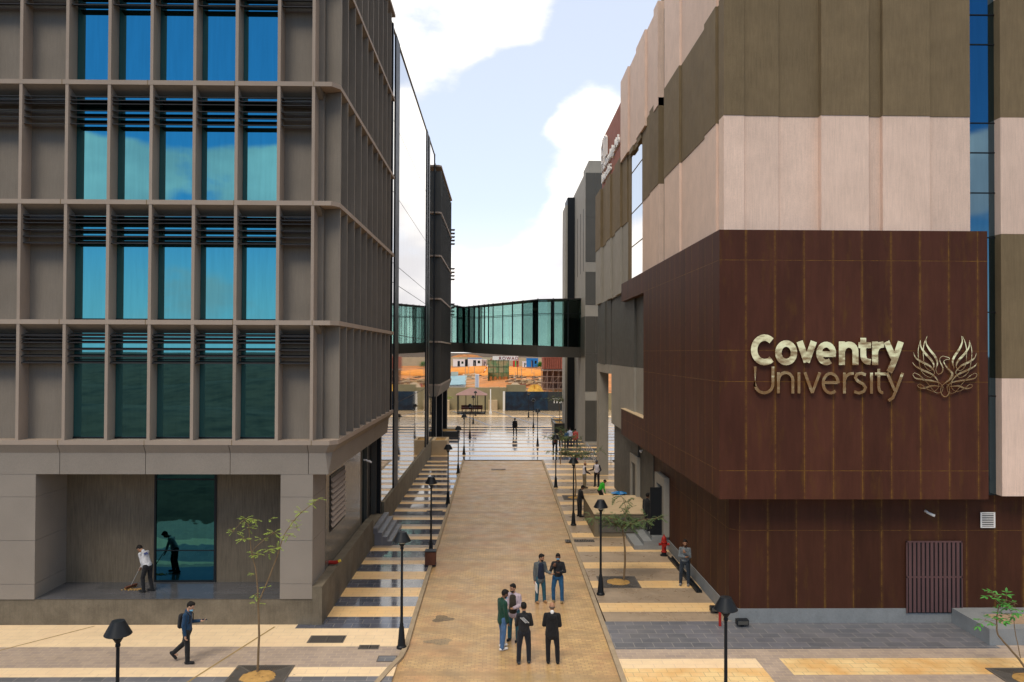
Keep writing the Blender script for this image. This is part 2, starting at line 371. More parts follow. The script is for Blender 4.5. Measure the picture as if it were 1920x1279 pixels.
def copy_thing(src, loc, rz=0, label=None, group=None):
    def rec(a, par):
        c = a.copy(); COL.objects.link(c)
        if par is not None: c.parent = par
        for ch in [q for q in ALLCH(a)]: rec(ch, c)
        return c
    r = rec(src, None); r.location = loc; r.rotation_euler = (0, 0, rz)
    if label: r['label'] = label
    if group: r['group'] = group
    return r
def ALLCH(a): return [q for q in bpy.data.objects if q.parent == a]
def part_copy(src, parent, loc):
    c = src.copy(); c.parent = parent; c.location = loc; COL.objects.link(c); return c
def text_part(s, name, m, parent, size, origin, ux, uz, depth=.03, bold=0., align='LEFT', space=1.):
    """extruded lettering; ux = reading direction, uz = up, placed at origin (local to parent)"""
    cu = bpy.data.curves.new(name, 'FONT'); cu.body = s; cu.size = size; cu.extrude = depth/2; cu.offset = bold; cu.align_x = align; cu.space_character = space
    t = bpy.data.objects.new(name, cu); COL.objects.link(t)
    dg = bpy.context.evaluated_depsgraph_get(); me = bpy.data.meshes.new_from_object(t.evaluated_get(dg))
    bpy.data.objects.remove(t)
    ux, uz = Vector(ux).normalized(), Vector(uz).normalized(); n = ux.cross(uz)
    mt_ = Matrix((ux, uz, n)).transposed().to_4x4(); mt_.translation = Vector(origin)
    me.transform(mt_); me.materials.clear(); me.materials.append(m)
    o = bpy.data.objects.new(name, me); COL.objects.link(o); o.parent = parent; return o

# ================================================================== SETTING
def strips(name, xs, rows, z=0.):
    """rows: list of (y0, y1, material); one sheet made of adjoining strips"""
    mats = []; b = MB()
    for r in rows:
        y0, y1, m_ = r[:3]; x0, x1 = (r[3] if len(r) > 3 else xs)
        if m_ not in mats: mats.append(m_)
        b.poly([(x0, y0, z), (x1, y0, z), (x1, y1, z), (x0, y1, z)], mats.index(m_))
    return struct(b.build(name, mats))

# ground sheet: flat near, gentle far hills, low banks of spoil behind the camera
def base_h(x, y):
    h = -.12
    r = sqrt(x*x+y*y)
    if y < -12:
        k = min(1, (-12-y)/40)
        h += k*(1.6*sin(y*.12+.6*sin(x*.05))+1.2*sin(x*.07+y*.031)+1.4)
        if y < -70: h += min(6.2, (-70-y)*.05)*(.75+.25*sin(x*.021+1.3)+.1*sin(x*.09))
    if y > 420: h += min(11.5, (y-420)*.03)*(.8+.2*sin(x*.01))
    return h
b = MB(); xs = [-3000, -1500, -800, -400, -250]+[-150+10*i for i in range(31)]+[250, 400, 800, 1500, 3000]
ys = [-3000, -1500, -800, -500, -350, -280, -220, -180, -150]+[-130+8*i for i in range(19)]+[40, 80, 120, 140, 200, 300, 420, 500, 700, 1000, 1600, 3000]
b.v = [(x, y, base_h(x, y)) for y in ys for x in xs]; nx = len(xs)
for j in range(len(ys)-1):
    for i in range(nx-1): b.f.append((j*nx+i, j*nx+i+1, (j+1)*nx+i+1, (j+1)*nx+i)); b.m.append(0)
struct(b.build('ground', M['base'], smooth=True))

# road of brick pavers
b = MB(); b.poly([(-3.9, 14, -.05), (3.35, 14, -.05), (3.62, 66.8, -.05), (-2.86, 66.8, -.05), (-2.78, 27, -.05), (-2.72, 24.4, -.05), (-3.0, 22.8, -.05), (-3.25, 21.6, -.05), (-3.6, 19, -.05)])
struct(b.build('road', M['road']))
def kerb_line(pts, w, name):
    b = MB()
    pts = [Vector((x, y)) for x, y in pts]; Ls, Rs = [], []
    for i, p in enumerate(pts):
        d = (pts[min(i+1, len(pts)-1)]-pts[max(i-1, 0)]).normalized(); nn = Vector((-d.y, d.x))*w/2; Ls.append(p+nn); Rs.append(p-nn)
    for i in range(len(pts)-1): b.prism([Rs[i], Rs[i+1], Ls[i+1], Ls[i]], -.1, .035)
    return struct(b.build(name, M['kerb']))
LK = [(-4.0, 14), (-3.68, 19), (-3.33, 21.6), (-3.08, 22.8), (-2.86, 23.7), (-2.80, 24.6), (-2.83, 27), (-2.93, 66.8)]
kerb_line(LK, .15, 'kerb'); kerb_line([(3.42, 14), (3.69, 66.8)], .15, 'kerb')
# pavement left of the road: glossy slate and cream stripes
rows = []; y = 26.15
while y < 66.5:
    rows += [(y, y+1.12, M['slate_wet']), (y+1.12, y+1.75, M['cream']), (y+1.75, y+2.24, M['beigepave'] if y > 31 else M['cream'])]; y += 2.24
rows = [r for r in rows if r[0] < 66.6]; rows[-1] = (rows[-1][0], 66.9, rows[-1][2])
strips('pavement', (-6.6, -2.86), rows, 0.0)
# pavement right of the road
rows = []; y = 27.75
rows += [(24.25, 26.75, M['slate'], (3.45, 15.4)), (26.75, 27.75, M['beigepave'])]
while y < 66:
    rows += [(y, y+.98, M['cream']), (y+.98, y+2.78, M['beigepave'])]; y += 2.78
rows[-1] = (rows[-1][0], 66.9, rows[-1][2])
strips('pavement', (3.62, 9.5), rows, 0.0)
# forecourt in front of both buildings
strips('forecourt', (-40, -2.9), [(14, 18.2, M['cobble']), (18.2, 19.6, M['creampale']), (19.6, 22.3, M['slate']), (22.3, 22.95, M['creampale']), (22.95, 24.55, M['cobble']), (24.55, 26.149, M['creampale']), (26.15, 27.6, M['creampale'], (-40, -6.6))], -.002)
b = MB(); Z = -.002
mats = [M['cobble'], M['yellow'], M['creampale'], M['slate']]
def fq(x0, x1, y0, y1, mi, sk=0): b.poly([(x0, y0, Z), (x1, y0, Z), (x1+sk, y1, Z), (x0+sk, y1, Z)], mi)
fq(3.45, 40, 23.5, 24.25, 0); fq(3.45, 7.6, 22.8, 23.5, 2); fq(7.6, 8.3, 22.8, 23.5, 0); fq(8.3, 40, 22.3, 23.5, 1)
fq(3.45, 7.6, 20.9, 22.8, 1); fq(7.6, 8.3, 20.9, 22.8, 0); fq(8.3, 40, 20.9, 22.3, 0); fq(3.45, 40, 14, 20.9, 0); fq(15.4, 40, 24.25, 27, 0)
struct(b.build('forecourt', mats))
# long diagonal movement joints in the left forecourt
b = MB()
for x0, y0, x1, y1 in ((-16.6, 22.3, -13.2, 26.4), (-9.2, 19.0, -7.3, 26.3), (-26, 22.3, -22.6, 26.4)):
    b.poly([(x0-.03, y0, .004), (x0+.03, y0, .004), (x1+.03, y1, .004), (x1-.03, y1, .004)])
struct(b.build('paving_joint', mat('joint_sand', (.34, .24, .10), .9)))
# plaza
rows = []; y = 66.9
while y < 97:
    rows += [(y, y+2.05, M['slate_wet']), (y+2.05, y+3.1, M['cream'])]; y += 3.1
rows += [(y, y+14, M['plazastone']), (y+14, y+15.6, M['cream']), (y+15.6, y+45, M['plazastone'])]
strips('plaza', (-30, 40), rows, -.004)
b = MB()
for k in range(9):
    x0 = -26+k*6.2; b.poly([(x0, 98, .004), (x0+.35, 98, .004), (x0-5.6, 122, .004), (x0-6.0, 122, .004)])
struct(b.build('paving_band', M['slate']))
# building-site terrain beyond the plaza
def site_h(x, y):
    t = (y-132)
    h = 0 if t < 0 else (min(t, 68)/68*1.9 + max(0, min(y-200, 80))/80*.6+ (1.4 if y > 286 else 1.4*max(0, (y-276)/10)))
    return h - .1 + (.35*sin(x*.21+y*.13)+.25*sin(x*.53+y*.3)*cos(y*.2) if t > 4 and y < 284 else 0)
b = MB(); xs = [-60+2.5*i for i in range(57)]; ys = [130+3*i for i in range(50)]+[300, 320, 360, 420]
b.v = [(x, y, site_h(x, y)) for y in ys for x in xs]; nx = len(xs)
for j in range(len(ys)-1):
    for i in range(nx-1): b.f.append((j*nx+i, j*nx+i+1, (j+1)*nx+i+1, (j+1)*nx+i)); b.m.append(0)
struct(b.build('terrain', M['earth'], smooth=True))

# ================================================================== LEFT BUILDING
LEDGE = [6.08, 10.03, 13.98, 17.93, 21.9, 26.2]
A = thing('office_building', 'dark taupe office building at left with deep fins and columns of blue windows', 'building', (-14, 30, 0))
MB().box(-34, -5.92, 26.87, 40.4, 4.95, 26.3).build('wall', M['taupe'], A)
FX = [-20.1, -18.7, -17.25, -15.79, -14.29, -12.91, -11.53, -10.12, -8.74, -7.35, -6.21]   # fin left edges
for z in LEDGE:
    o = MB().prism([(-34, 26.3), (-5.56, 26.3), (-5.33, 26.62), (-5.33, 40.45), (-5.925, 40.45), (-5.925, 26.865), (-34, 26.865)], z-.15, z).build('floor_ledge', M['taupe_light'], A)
bl = MB()
for x in (-19.9, -17.3, -14.4, -11.6, -8.75, -6.15): bl.box(x-.008, x+.008, 26.294, 26.31, 0, .16)
for z in LEDGE[1:]:
    MB().loft([[(-34, 26.315, z-.151), (-34, 26.84, z-.151), (-34, 26.84, z-.43)], [(-5.95, 26.315, z-.151), (-5.95, 26.84, z-.151), (-5.95, 26.84, z-.43)]]).build('soffit', M['taupe'], A)
    MB().loft([[(-5.36, y_, z-.151), (-5.915, y_, z-.151), (-5.915, y_, z-.43)] for y_ in (27.15, 40.3)]).build('soffit', M['taupe'], A)
lj = None
for z in LEDGE[:5]:
    if lj is None: lj = bl.build('ledge_joint', mat('joint_mortar', (.16, .11, .04), .9), A, world=False, loc=(14, -30, z-.155))
    else: part_copy(lj, A, (14, -30, z-.155))
# fins on the front and down the street side
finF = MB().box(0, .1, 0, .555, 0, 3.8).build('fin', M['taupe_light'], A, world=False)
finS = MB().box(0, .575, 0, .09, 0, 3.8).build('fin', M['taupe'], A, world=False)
first = [True, True]
for fi, z in enumerate(LEDGE[:5]):
    for x in FX:
        if fi == 4: continue
        loc = (x+14, 26.31-30, z)
        if first[0]: finF.location = loc; first[0] = False
        else: part_copy(finF, A, loc)
    for k in range(1, 10):
        loc = (-5.925+14+.005, 26.6+1.385*k-30, z)
        if first[1]: finS.location = loc; first[1] = False
        else:
            c = part_copy(finS, A, loc)
    # corner pier
    MB().prism([(-5.36, 26.86), (-5.36, 26.98), (-5.96, 27.2), (-6.02, 27.08)], z+.001, z+3.795).build('corner_pier', M['taupe'], A)
    MB().prism([(-5.40, 40.2), (-5.40, 40.4), (-5.9, 40.4), (-5.9, 40.2)], z+.001, z+3.795).build('corner_pier', M['blackmetal'], A)
# windows and louvres
WB = [(-14.29, -12.91), (-12.91, -11.53), (-11.53, -10.12), (-10.12, -8.74), (-8.74, -7.35)]
for z in LEDGE[:4]:
    for x0, x1 in WB:
        w = MB().box(x0+.11, x1-.01, 26.835, 26.86, z+.01, z+3.79).build('window', M['glassA'], A)
        MB().box(x0+.11, x1-.01, 26.80, 26.834, z+.01, z+.06).build('sill', M['blackmetal'], w)
        MB().box(x0+.11, x1-.01, 26.80, 26.834, z+2.62, z+2.66).build('transom', M['blackmetal'], w)
for z in LEDGE[1:5]:
    for i in range(len(FX)-1):
        x0, x1 = FX[i]+.101, FX[i+1]-.001; b = MB()
        for q_ in (.50, .62, .74, .97, 1.19, 1.41):
            zz = z-q_
            b.loft([[(x, 26.42, zz-.03), (x, 26.66, zz+.03), (x, 26.66, zz+.055), (x, 26.42, zz-.005)] for x in (x0, x1)])
        b.build('louvre', M['slat'], A)
# side glazing between the fins (dark)
MB().box(-5.918, -5.90, 27.2, 40.2, 6.1, 26.0).build('side_glazing', M['blackmetal'], A)
# cornice over the ground floor, in separate stone panels
cx = [-34, -22.7, -19.95, -17.2, -14.42, -11.62, -8.85, -6.28]
prof = [(26.30, 5.925), (26.47, 5.65), (26.47, 4.95), (26.9, 4.95), (26.9, 5.925)]
for i in range(len(cx)-1):
    MB().loft([[(x, y_, z_) for y_, z_ in prof] for x in (cx[i]+.01, cx[i+1]-.01)]).build('cornice_panel', M['cornice'], A)
pr2 = [(-5.33, 26.3, 5.925), (-5.60, 26.47, 5.65), (-5.62, 26.47, 4.95), (-6.05, 26.9, 4.95), (-6.05, 26.9, 5.925)]
def cring(px_, yy):   # mitred corner ring
    return [(-5.33, yy[0], 5.925), (-5.60, yy[1], 5.65), (-5.62, yy[1], 4.95), (-6.05, yy[2], 4.95), (-6.05, yy[2], 5.925)]
MB().loft([[(-6.27, y_, z_) for y_, z_ in prof], [(-5.58, 26.3, 5.925), (-5.72, 26.47, 5.65), (-5.62, 26.47, 4.95), (-6.05, 26.9, 4.95), (-6.05, 26.9, 5.925)],
          [(-5.33, 26.62, 5.925), (-5.55, 26.72, 5.65), (-5.62, 26.48, 4.95), (-6.04, 26.9, 4.95), (-6.04, 26.9, 5.925)],
          [(-5.33, 40.4, 5.925), (-5.55, 40.4, 5.65), (-5.62, 40.4, 4.95), (-6.04, 40.4, 4.95), (-6.04, 40.4, 5.925)]]).build('cornice_panel', M['cornice'], A)
MB().box(-34, -6.06, 26.95, 28.45, 4.96, 5.5).build('soffit', M['taupe'], A)
# ground floor: recessed wall, columns, entrance glass, podium
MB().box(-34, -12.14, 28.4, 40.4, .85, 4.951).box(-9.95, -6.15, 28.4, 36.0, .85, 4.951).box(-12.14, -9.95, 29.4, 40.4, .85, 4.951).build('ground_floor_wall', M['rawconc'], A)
MB().box(-9.95, -6.4, 36.0, 40.3, .85, 4.951).build('doorway_recess', M['blackmetal'], A)
MB().box(-6.149, -6.14, 28.5, 35.6, 1.25, 4.94).build('stone_cladding', M['stonewall'], A)
dg_ = MB().box(-12.08, -10.03, 28.43, 28.45, .9, 4.94).build('entrance_glass', M['glassDoor'], A)
MB().box(-12.14, -12.08, 28.38, 28.46, .86, 4.945).box(-10.03, -9.95, 28.36, 28.46, .86, 4.945).box(-12.08, -10.03, 28.39, 28.46, 4.45, 4.50).box(-12.08, -10.03, 28.39, 28.46, .86, .92).box(-12.08, -10.03, 28.41, 28.44, 1.95, 1.98).build('frame', M['blackmetal'], dg_)
MB().box(-6.72, -6.42, 28.36, 28.399, .86, 4.94).build('corner_window', M['glassDoor'], A)
for x0, x1 in ((-16.42, -15.2), (-7.19, -6.13), (-26.2, -25.0)):
    b = MB()
    for z0, z1 in ((.85, 1.34), (1.352, 2.765), (2.777, 4.195), (4.207, 4.955)):
        b.box(x0, x1, 26.48, 27.35, z0, z1); b.box(x0+.003, x1-.003, 27.36, 28.395, z0, z1)
    b.box(x0+.02, x1-.02, 26.5, 28.39, .86, 4.95)
    b.build('column', M['cornice'], A)
MB().box(-34, -5.85, 26.52, 40.4, 0, .848).build('podium', M['plinth'], A)
MB().box(-34, -6.0, 26.5, 28.6, .85, .862).build('podium_floor', M['floor_dark'], A)
MB().box(-6.13, -5.80, 26.47, 37.2, 0, 1.26).build('podium_wall', M['plinth'], A)
# louvred grille in the side wall
gr = MB().box(-6.139, -6.11, 29.2, 31.9, 2.44, 2.5).box(-6.139, -6.11, 29.2, 31.9, 4.42, 4.48).box(-6.139, -6.11, 29.2, 29.26, 2.5, 4.42).box(-6.139, -6.11, 31.84, 31.9, 2.5, 4.42).box(-6.139, -6.135, 29.26, 31.84, 2.5, 4.42)
gr = gr.build('wall_grille', M['blackmetal'], A)
b = MB()
for k in range(9):
    z = 2.58+.205*k; b.loft([[(-6.13, y_, z+.12), (-6.125, y_, z+.13), (-6.04, y_, z+.01), (-6.045, y_, z)] for y_ in (29.27, 31.83)])
b.build('grille_slats', M['taupe_light'], gr)
for y_ in (36.0, 37.5, 40.28): MB().box(-6.4, -6.14, y_-.06, y_+.06, .86, 4.95).build('door_post', M['darkpanel'], A)
MB().box(-6.3, -6.28, 36.06, 37.44, .86, 4.9).build('side_window', M['glassDoor'], A)

def wall_camera(p, d, label, m=None):
    """small bullet camera: base + barrel"""
    t = thing('security_camera', label, 'camera', p); d = Vector(d)
    MB().capsule((0, 0, 0), d*.10, .045, .03).build('bracket', M['white'], t, True, False)
    MB().tube([d*.10+Vector((0, 0, -.02)), d*.10+Vector((d.x*.05+.05, d.y*.1, -.05)), d*.10+Vector((d.x*.08+.15, d.y*.2, -.10))], [.04, .045, .045]).build('barrel', M['white'], t, True, False)
    return t
wall_camera((-5.9, 35.2, 4.25), (1, -.2, 0), 'small white camera on the dark side wall of the left office building')
# steps up to the side door
st = thing('steps', 'grey stone steps rising from the left pavement to the side door', 'steps', (-5.4, 39.2, 0))
for k in range(4): MB().box(-5.85, -4.95-.22*k, 37.25, 41.05, .2*k, .2*(k+1)-.002).build('step', M['slate'], st)
MB().box(-5.84, -5.75, 37.15, 37.24, 0, .55).build('step_side', M['boxside'], st)

# ------------------------------------------------------------------ glass building further up on the left
B = thing('glass_building', 'mirror glass building with black uprights beyond the left office building', 'building', (-6, 55, 0))
MB().box(-20, -5.97, 40.5, 72.9, 0, 27.0).build('wall', M['blackmetal'], B)
ysB = [40.5+k*1.55 for k in range(0, 21)]
zs = [1.3, 6.05, 10.0, 12.9, 14.0, 18.0, 22.0, 26.95]
for (ya, yb) in ((40.7, 45.2), (46.9, 64.7), (67.6, 72.6)):
    for i in range(len(zs)-1):
        MB().box(-5.965, -5.95, ya, yb, zs[i]+.02, zs[i+1]-.02).build('curtain_wall', M['glassB'], B)
for y0, y1 in ((45.2, 46.9), (64.7, 65.6), (66.6, 67.6), (72.6, 73.0)):
    MB().box(-5.96, -5.90, y0, y1, 1.3, 27.15).build('pilaster', M['blackmetal'], B)
MB().box(-5.965, -5.95, 65.6, 66.6, 1.3, 27.0).build('curtain_wall', M['glassB'], B)
MB().box(-6.3, -5.86, 41.1, 73.0, 0, 1.3).build('plinth', M['plinth'], B)
MB().box(-20, -5.9, 40.5, 73, 27.0, 27.08).build('parapet', M['greylight'], B)

# ------------------------------------------------------------------ second finned block, far left
D = thing('finned_office_block', 'far dark block with fins and ledges where the walkway begins on the left', 'building', (-8, 80, 0))
MB().box(-26, -5.92, 73.5, 89.6, 4.95, 26.5).build('wall', M['darkpanel'], D)
for z in LEDGE:
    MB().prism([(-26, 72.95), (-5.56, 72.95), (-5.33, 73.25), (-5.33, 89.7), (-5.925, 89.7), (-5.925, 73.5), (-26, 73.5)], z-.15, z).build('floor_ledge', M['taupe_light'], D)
f0 = None
for z in LEDGE[:5]:
    for k in range(12):
        loc = (-5.92+8, 73.3+1.385*k-80, z)
        if f0 is None: f0 = MB().box(0, .575, 0, .09, 0, 3.8).build('fin', M['darkpanel'], D, world=False, loc=loc)
        else: part_copy(f0, D, loc)
b = MB()
for z in (13.2, 13.6, 14.0, 14.4, 17.2, 17.6, 18, 18.4, 21.2, 21.6, 22, 22.4, 22.8):
    MBs = b.loft([[(-5.9, y_, z+.0), (-5.88, y_, z+.1), (-5.02, y_, z+.1), (-5.1, y_, z-.04)] for y_ in (89.72, 90.3)])
b.build('rear_louvre', M['slat'], D)
MB().loft([[(-5.33, y_, 5.925), (-5.62, y_, 4.95), (-6.4, y_, 4.95), (-6.4, y_, 5.925)] for y_ in (72.95, 89.7)]).build('cornice_panel', M['cornice'], D)
MB().box(-26, -6.6, 74.5, 89.6, 0, 4.951).build('ground_floor_wall', M['blackmetal'], D)
for y_ in (73.0, 81.0, 88.4): MB().box(-6.5, -5.75, y_, y_+1.1, 0, 4.95).build('column', M['blackmetal'], D)

# ================================================================== RIGHT BUILDING
G = thing('university_building', 'large building at right with pale and olive upright panels above rust brown cladding', 'building', (12, 40, 0))
YB = 25.85
# core
MB().box(7.75, 16.9, 26.5, 46.5, 4.3, 26.0).box(15.4, 34, 26.5, 46.5, 4.3, 27).box(7.75, 20, 46.5, 60.2, 7.95, 20.85).box(7.85, 20, 40, 53.3, 0, 8.0).box(8.0, 20, 46.45, 48, 20.8, 25.4).build('wall', M['taupe_dark'], G)
def panel(x0, x1, y0, y1, z0, z1, m_): MB().box(x0, x1, y0, y1, z0, z1).build('cladding_panel', m_, G)
FE = [7.38, 8.06, 9.22, 10.58, 12.16, 12.62, 14.19, 15.57]; PR = [.03, -.04, -.12, .10, -.06, .10, .02]
LV = [(12.9, 16.85, 'pale', -.02), (16.85, 20.88, 'taupe_dark', .0), (20.88, 26.3, 'pale', -.02)]
for li, (z0, z1, mm, ex) in enumerate(LV):
    for i in range(7):
        p = PR[(i+li*0) % 7]+ex
        panel(FE[i]+.002, FE[i+1]-.002, 26.02-p, 26.6, z0+.002, z1-.002, M[mm])
for z0, z1, mm in ((12.98, 16.85, 'pale'), (16.85, 20.88, 'taupe_dark'), (20.88, 27, 'pale'), (8.2, 12.98, 'taupe_dark'), (4.32, 8.2, 'pale')):
    panel(16.60, 18.1, 26.03, 26.6, z0+.002, z1-.002, M[mm]); panel(18.104, 20.6, 26.12, 26.6, z0+.002, z1-.002, M[mm])
# slot window between the panels: pane and spandrels
zz = [4.32, 7.6, 10.4, 12.9, 14.4, 15.75, 16.75, 19.4, 20.4, 23.0, 26]
for i in range(len(zz)-1):
    w = MB().box(15.6, 16.66, 26.36, 26.38, zz[i]+.02, zz[i+1]-.02).build('slot_window', M['glassG'], G)
    MB().box(15.6, 16.66, 26.33, 26.359, zz[i]-.018, zz[i]+.018).build('frame', M['blackmetal'], w)
# street side panels
sides = [([26.05, 27.0, 28.5, 32.6, 35.6], [.0, .09, -.02, .07], LV), ([36.7, 38.9, 41.3], [.08, .0], [(12.9, 16.85, 'pale', 0), (16.85, 20.88, 'taupe_dark', .02)]),
         ([36.7, 37.7, 40.0, 42.6, 45.2, 47.9], [.10, -.03, .10, .0, .12], [(20.5, 25.4, 'pale', .03)]),
         ([46.0, 47.9, 50.2, 52.4, 54.6, 57.2, 60.2], [.02, .14, .0, .12, -.02, .14], [(12.6, 16.6, 'greylight', 0), (16.6, 20.85, 'taupe_dark', .03)])]
for ed, pr, lv in sides:
    for z0, z1, mm, ex in lv:
        for i in range(len(ed)-1):
            if mm == 'pale' and z0 == 20.88 and ed[0] == 26.05: z1 = 26.3
            dz = random.uniform(-.15, .15) if (i and ed[0] != 26.05) else 0
            panel(7.46-pr[i]-ex, 7.80, ed[i]+(.05 if i == 0 and ed[0] == 26.05 else 0)+.002, ed[i+1]-.002, z0+.002, z1-.002, M[mm])
# lower street side: olive, grey, olive
eds = [39.8, 43.6, 48.3, 53.3]
for z0, z1, mm in ((8.2, 12.6, 'grey'), (4.3, 8.2, 'greylight'), (0, 4.3, 'grey')):
    for i in range(3): panel(7.55-(.12 if i % 2 else 0)+(.2 if z1 < 5 else 0), 7.84, eds[i]+.002, eds[i+1]-.002, z0+.002, z1-.002, M[mm])
for i, (a, c) in enumerate(((53.3, 55.6), (55.6, 58.0), (58.0, 60.2))): panel(7.5-(.1 if i % 2 else 0), 7.84, a+.002, c-.002, 8.202, 12.598, M['grey'])
panel(7.42, 7.9, 53.304, 60.2, 7.6, 8.198, M['greylight'])
MB().box(7.42, 8.1, 58.7, 60.2, 0, 7.598).build('column', M['greylight'], G)
# big side window
sw = MB().box(7.52, 7.54, 41.5, 45.2, 12.9, 20.25).build('side_window', M['glassB'], G)
b = MB()
for z in (12.95, 15.0, 16.9, 19.2): b.box(7.50, 7.519, 41.5, 45.2, z-.02, z+.02)
b.box(7.48, 7.74, 45.21, 45.99, 12.9, 20.2); b.box(7.5, 7.74, 41.31, 41.49, 12.9, 20.2); b.build('frame', M['taupe_dark'], sw)
MB().box(7.62, 7.74, 35.62, 36.68, 12.9, 25).build('recess_panel', M['blackmetal'], G)
b = MB()
for i in range(4): b.box(7.36+.1*(i % 2), 7.72, 41.3+1.2*i, 42.5+1.2*i, 20.2, 20.5)
b.build('window_head', M['taupe_dark'], G)
# rust-brown upper box with loggia at its street end
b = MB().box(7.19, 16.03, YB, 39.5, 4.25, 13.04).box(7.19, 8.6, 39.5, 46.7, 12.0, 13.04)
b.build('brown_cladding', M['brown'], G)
lw = MB().box(7.19, 7.5, 39.5, 46.7, 4.25, 5.72).box(7.5, 8.8, 39.5, 46.7, 4.25, 4.8).build('loggia_parapet', M['brown'], G)
MB().box(7.17, 7.54, 39.55, 46.72, 5.722, 5.76).build('capping', M['sandcap'], lw)
MB().box(7.22, 8.6, 39.51, 39.56, 4.82, 12.0).build('loggia_reveal', M['blackmetal'], G)
MB().box(7.5, 7.8, 46.72, 46.9, 4.8, 6.6).build('loggia_end', M['brown'], G)
# lower brown storey
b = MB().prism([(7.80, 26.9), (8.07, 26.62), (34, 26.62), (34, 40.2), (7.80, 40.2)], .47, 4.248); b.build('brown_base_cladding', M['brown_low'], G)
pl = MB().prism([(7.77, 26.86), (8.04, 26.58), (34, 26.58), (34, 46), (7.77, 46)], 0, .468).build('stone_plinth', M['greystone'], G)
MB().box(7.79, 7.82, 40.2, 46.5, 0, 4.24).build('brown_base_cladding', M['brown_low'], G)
# slatted service door
sdoor = MB().box(13.68, 15.54, 26.55, 26.61, .33, 2.72).build('service_door', M['blackmetal'], G)
b = MB()
for z0, z1 in ((.36, 1.50), (1.56, 2.68)):
    n = 12
    for k in range(n):
        x = 13.74+k*(1.76/n); b.box(x, x+.092, 26.515, 26.545, z0, z1)
b.box(13.66, 15.56, 26.52, 26.548, 2.685, 2.735); b.box(13.66, 15.56, 26.52, 26.548, 1.505, 1.555); b.box(13.66, 13.70, 26.52, 26.549, .33, 2.73); b.box(15.52, 15.56, 26.52, 26.549, .5, 2.73)
b.build('slats', mat('door_slats', (.115, .062, .062), .5), sdoor)
vg = MB().box(16.22, 16.66, 26.57, 26.615, 3.2, 3.66).build('wall_vent', M['blackmetal'], G)
b = MB().box(16.19, 16.24, 26.55, 26.569, 3.17, 3.69).box(16.64, 16.69, 26.55, 26.569, 3.17, 3.69).box(16.24, 16.64, 26.55, 26.569, 3.65, 3.69).box(16.24, 16.64, 26.55, 26.569, 3.17, 3.21)
for k in range(7): b.box(16.24, 16.64, 26.552, 26.568, 3.24+.06*k, 3.265+.06*k)
b.build('frame', M['white'], vg)
# door surrounds on the street side
for y0, y1, z0 in ((36.3, 38.4, .6), (43.5, 45.7, .6)):
    d = MB().box(7.54, 7.80, y0, y0+.4, z0, 3.28).box(7.54, 7.80, y1-.4, y1, z0, 3.28).box(7.54, 7.80, y0+.4, y1-.4, 2.85, 3.28).build('door_surround', M['greylight'], G)
    MB().box(7.72, 7.79, y0+.4, y1-.4, z0, 2.85).build('door', M['blackmetal'], d)
    if y0 < 40: MB().box(7.0, 7.72, y0+.41, y0+.47, z0+.02, 2.8).build('open_door_leaf', M['blackmetal'], d)
wall_camera((13.6+.75, 26.6, 3.72), (0, -1, 0), 'small white camera on the brown wall above the slatted service door')
wall_camera((7.5, 41.6, 3.9), (-1, -.1, 0), 'tiny white camera under the brown overhang by the far door')
# red-brown roof sign wall
SG = thing('roof_sign', 'red brown sign wall on the roof with white lettering and emblem', 'sign', (7.6, 53, 20.86))
MB().box(7.55, 7.75, 47.95, 58.3, 20.86, 24.6).build('board', M['brown_sign'], SG)
MB().box(7.55, 9.0, 47.95, 48.05, 20.86, 24.2).box(7.55, 8.4, 47.95, 58.3, 24.6, 24.66).build('frame', M['brown_sign'], SG)
y_ = 57.85-53
for w_ in ('The', 'Knowledge', 'Hub'):
    o = text_part(w_, 'lettering', M['white'], SG, .98, (-.1, y_, 1.25), (0, -1, 0), (0, 0, 1), .14, .012); y_ = min(v.co.y for v in o.data.vertices)-.3
text_part('Universities', 'lettering', M['white'], SG, .98, (-.1, 57.85-53, .42), (0, -1, 0), (0, 0, 1), .14, .012)
b = MB()
def lb(y0, z0, y1, z1, w=.13): b.bar((7.47, y0, z0), (7.47, y1, z1), w, .1)
lb(57.8, 22.75, 57.8, 23.9); lb(57.8, 23.9, 56.9, 24.3); lb(57.8, 22.75, 56.9, 22.65); lb(56.9, 22.65, 56.9, 24.3); lb(56.4, 22.7, 56.4, 24.35); lb(55.9, 22.8, 55.9, 24.35); lb(55.9, 24.35, 55.2, 24.0); lb(55.2, 24.0, 55.2, 22.8); lb(55.2, 22.8, 55.9, 22.75); lb(57.8, 23.3, 56.9, 23.3)
b.build('emblem', M['white'], SG)

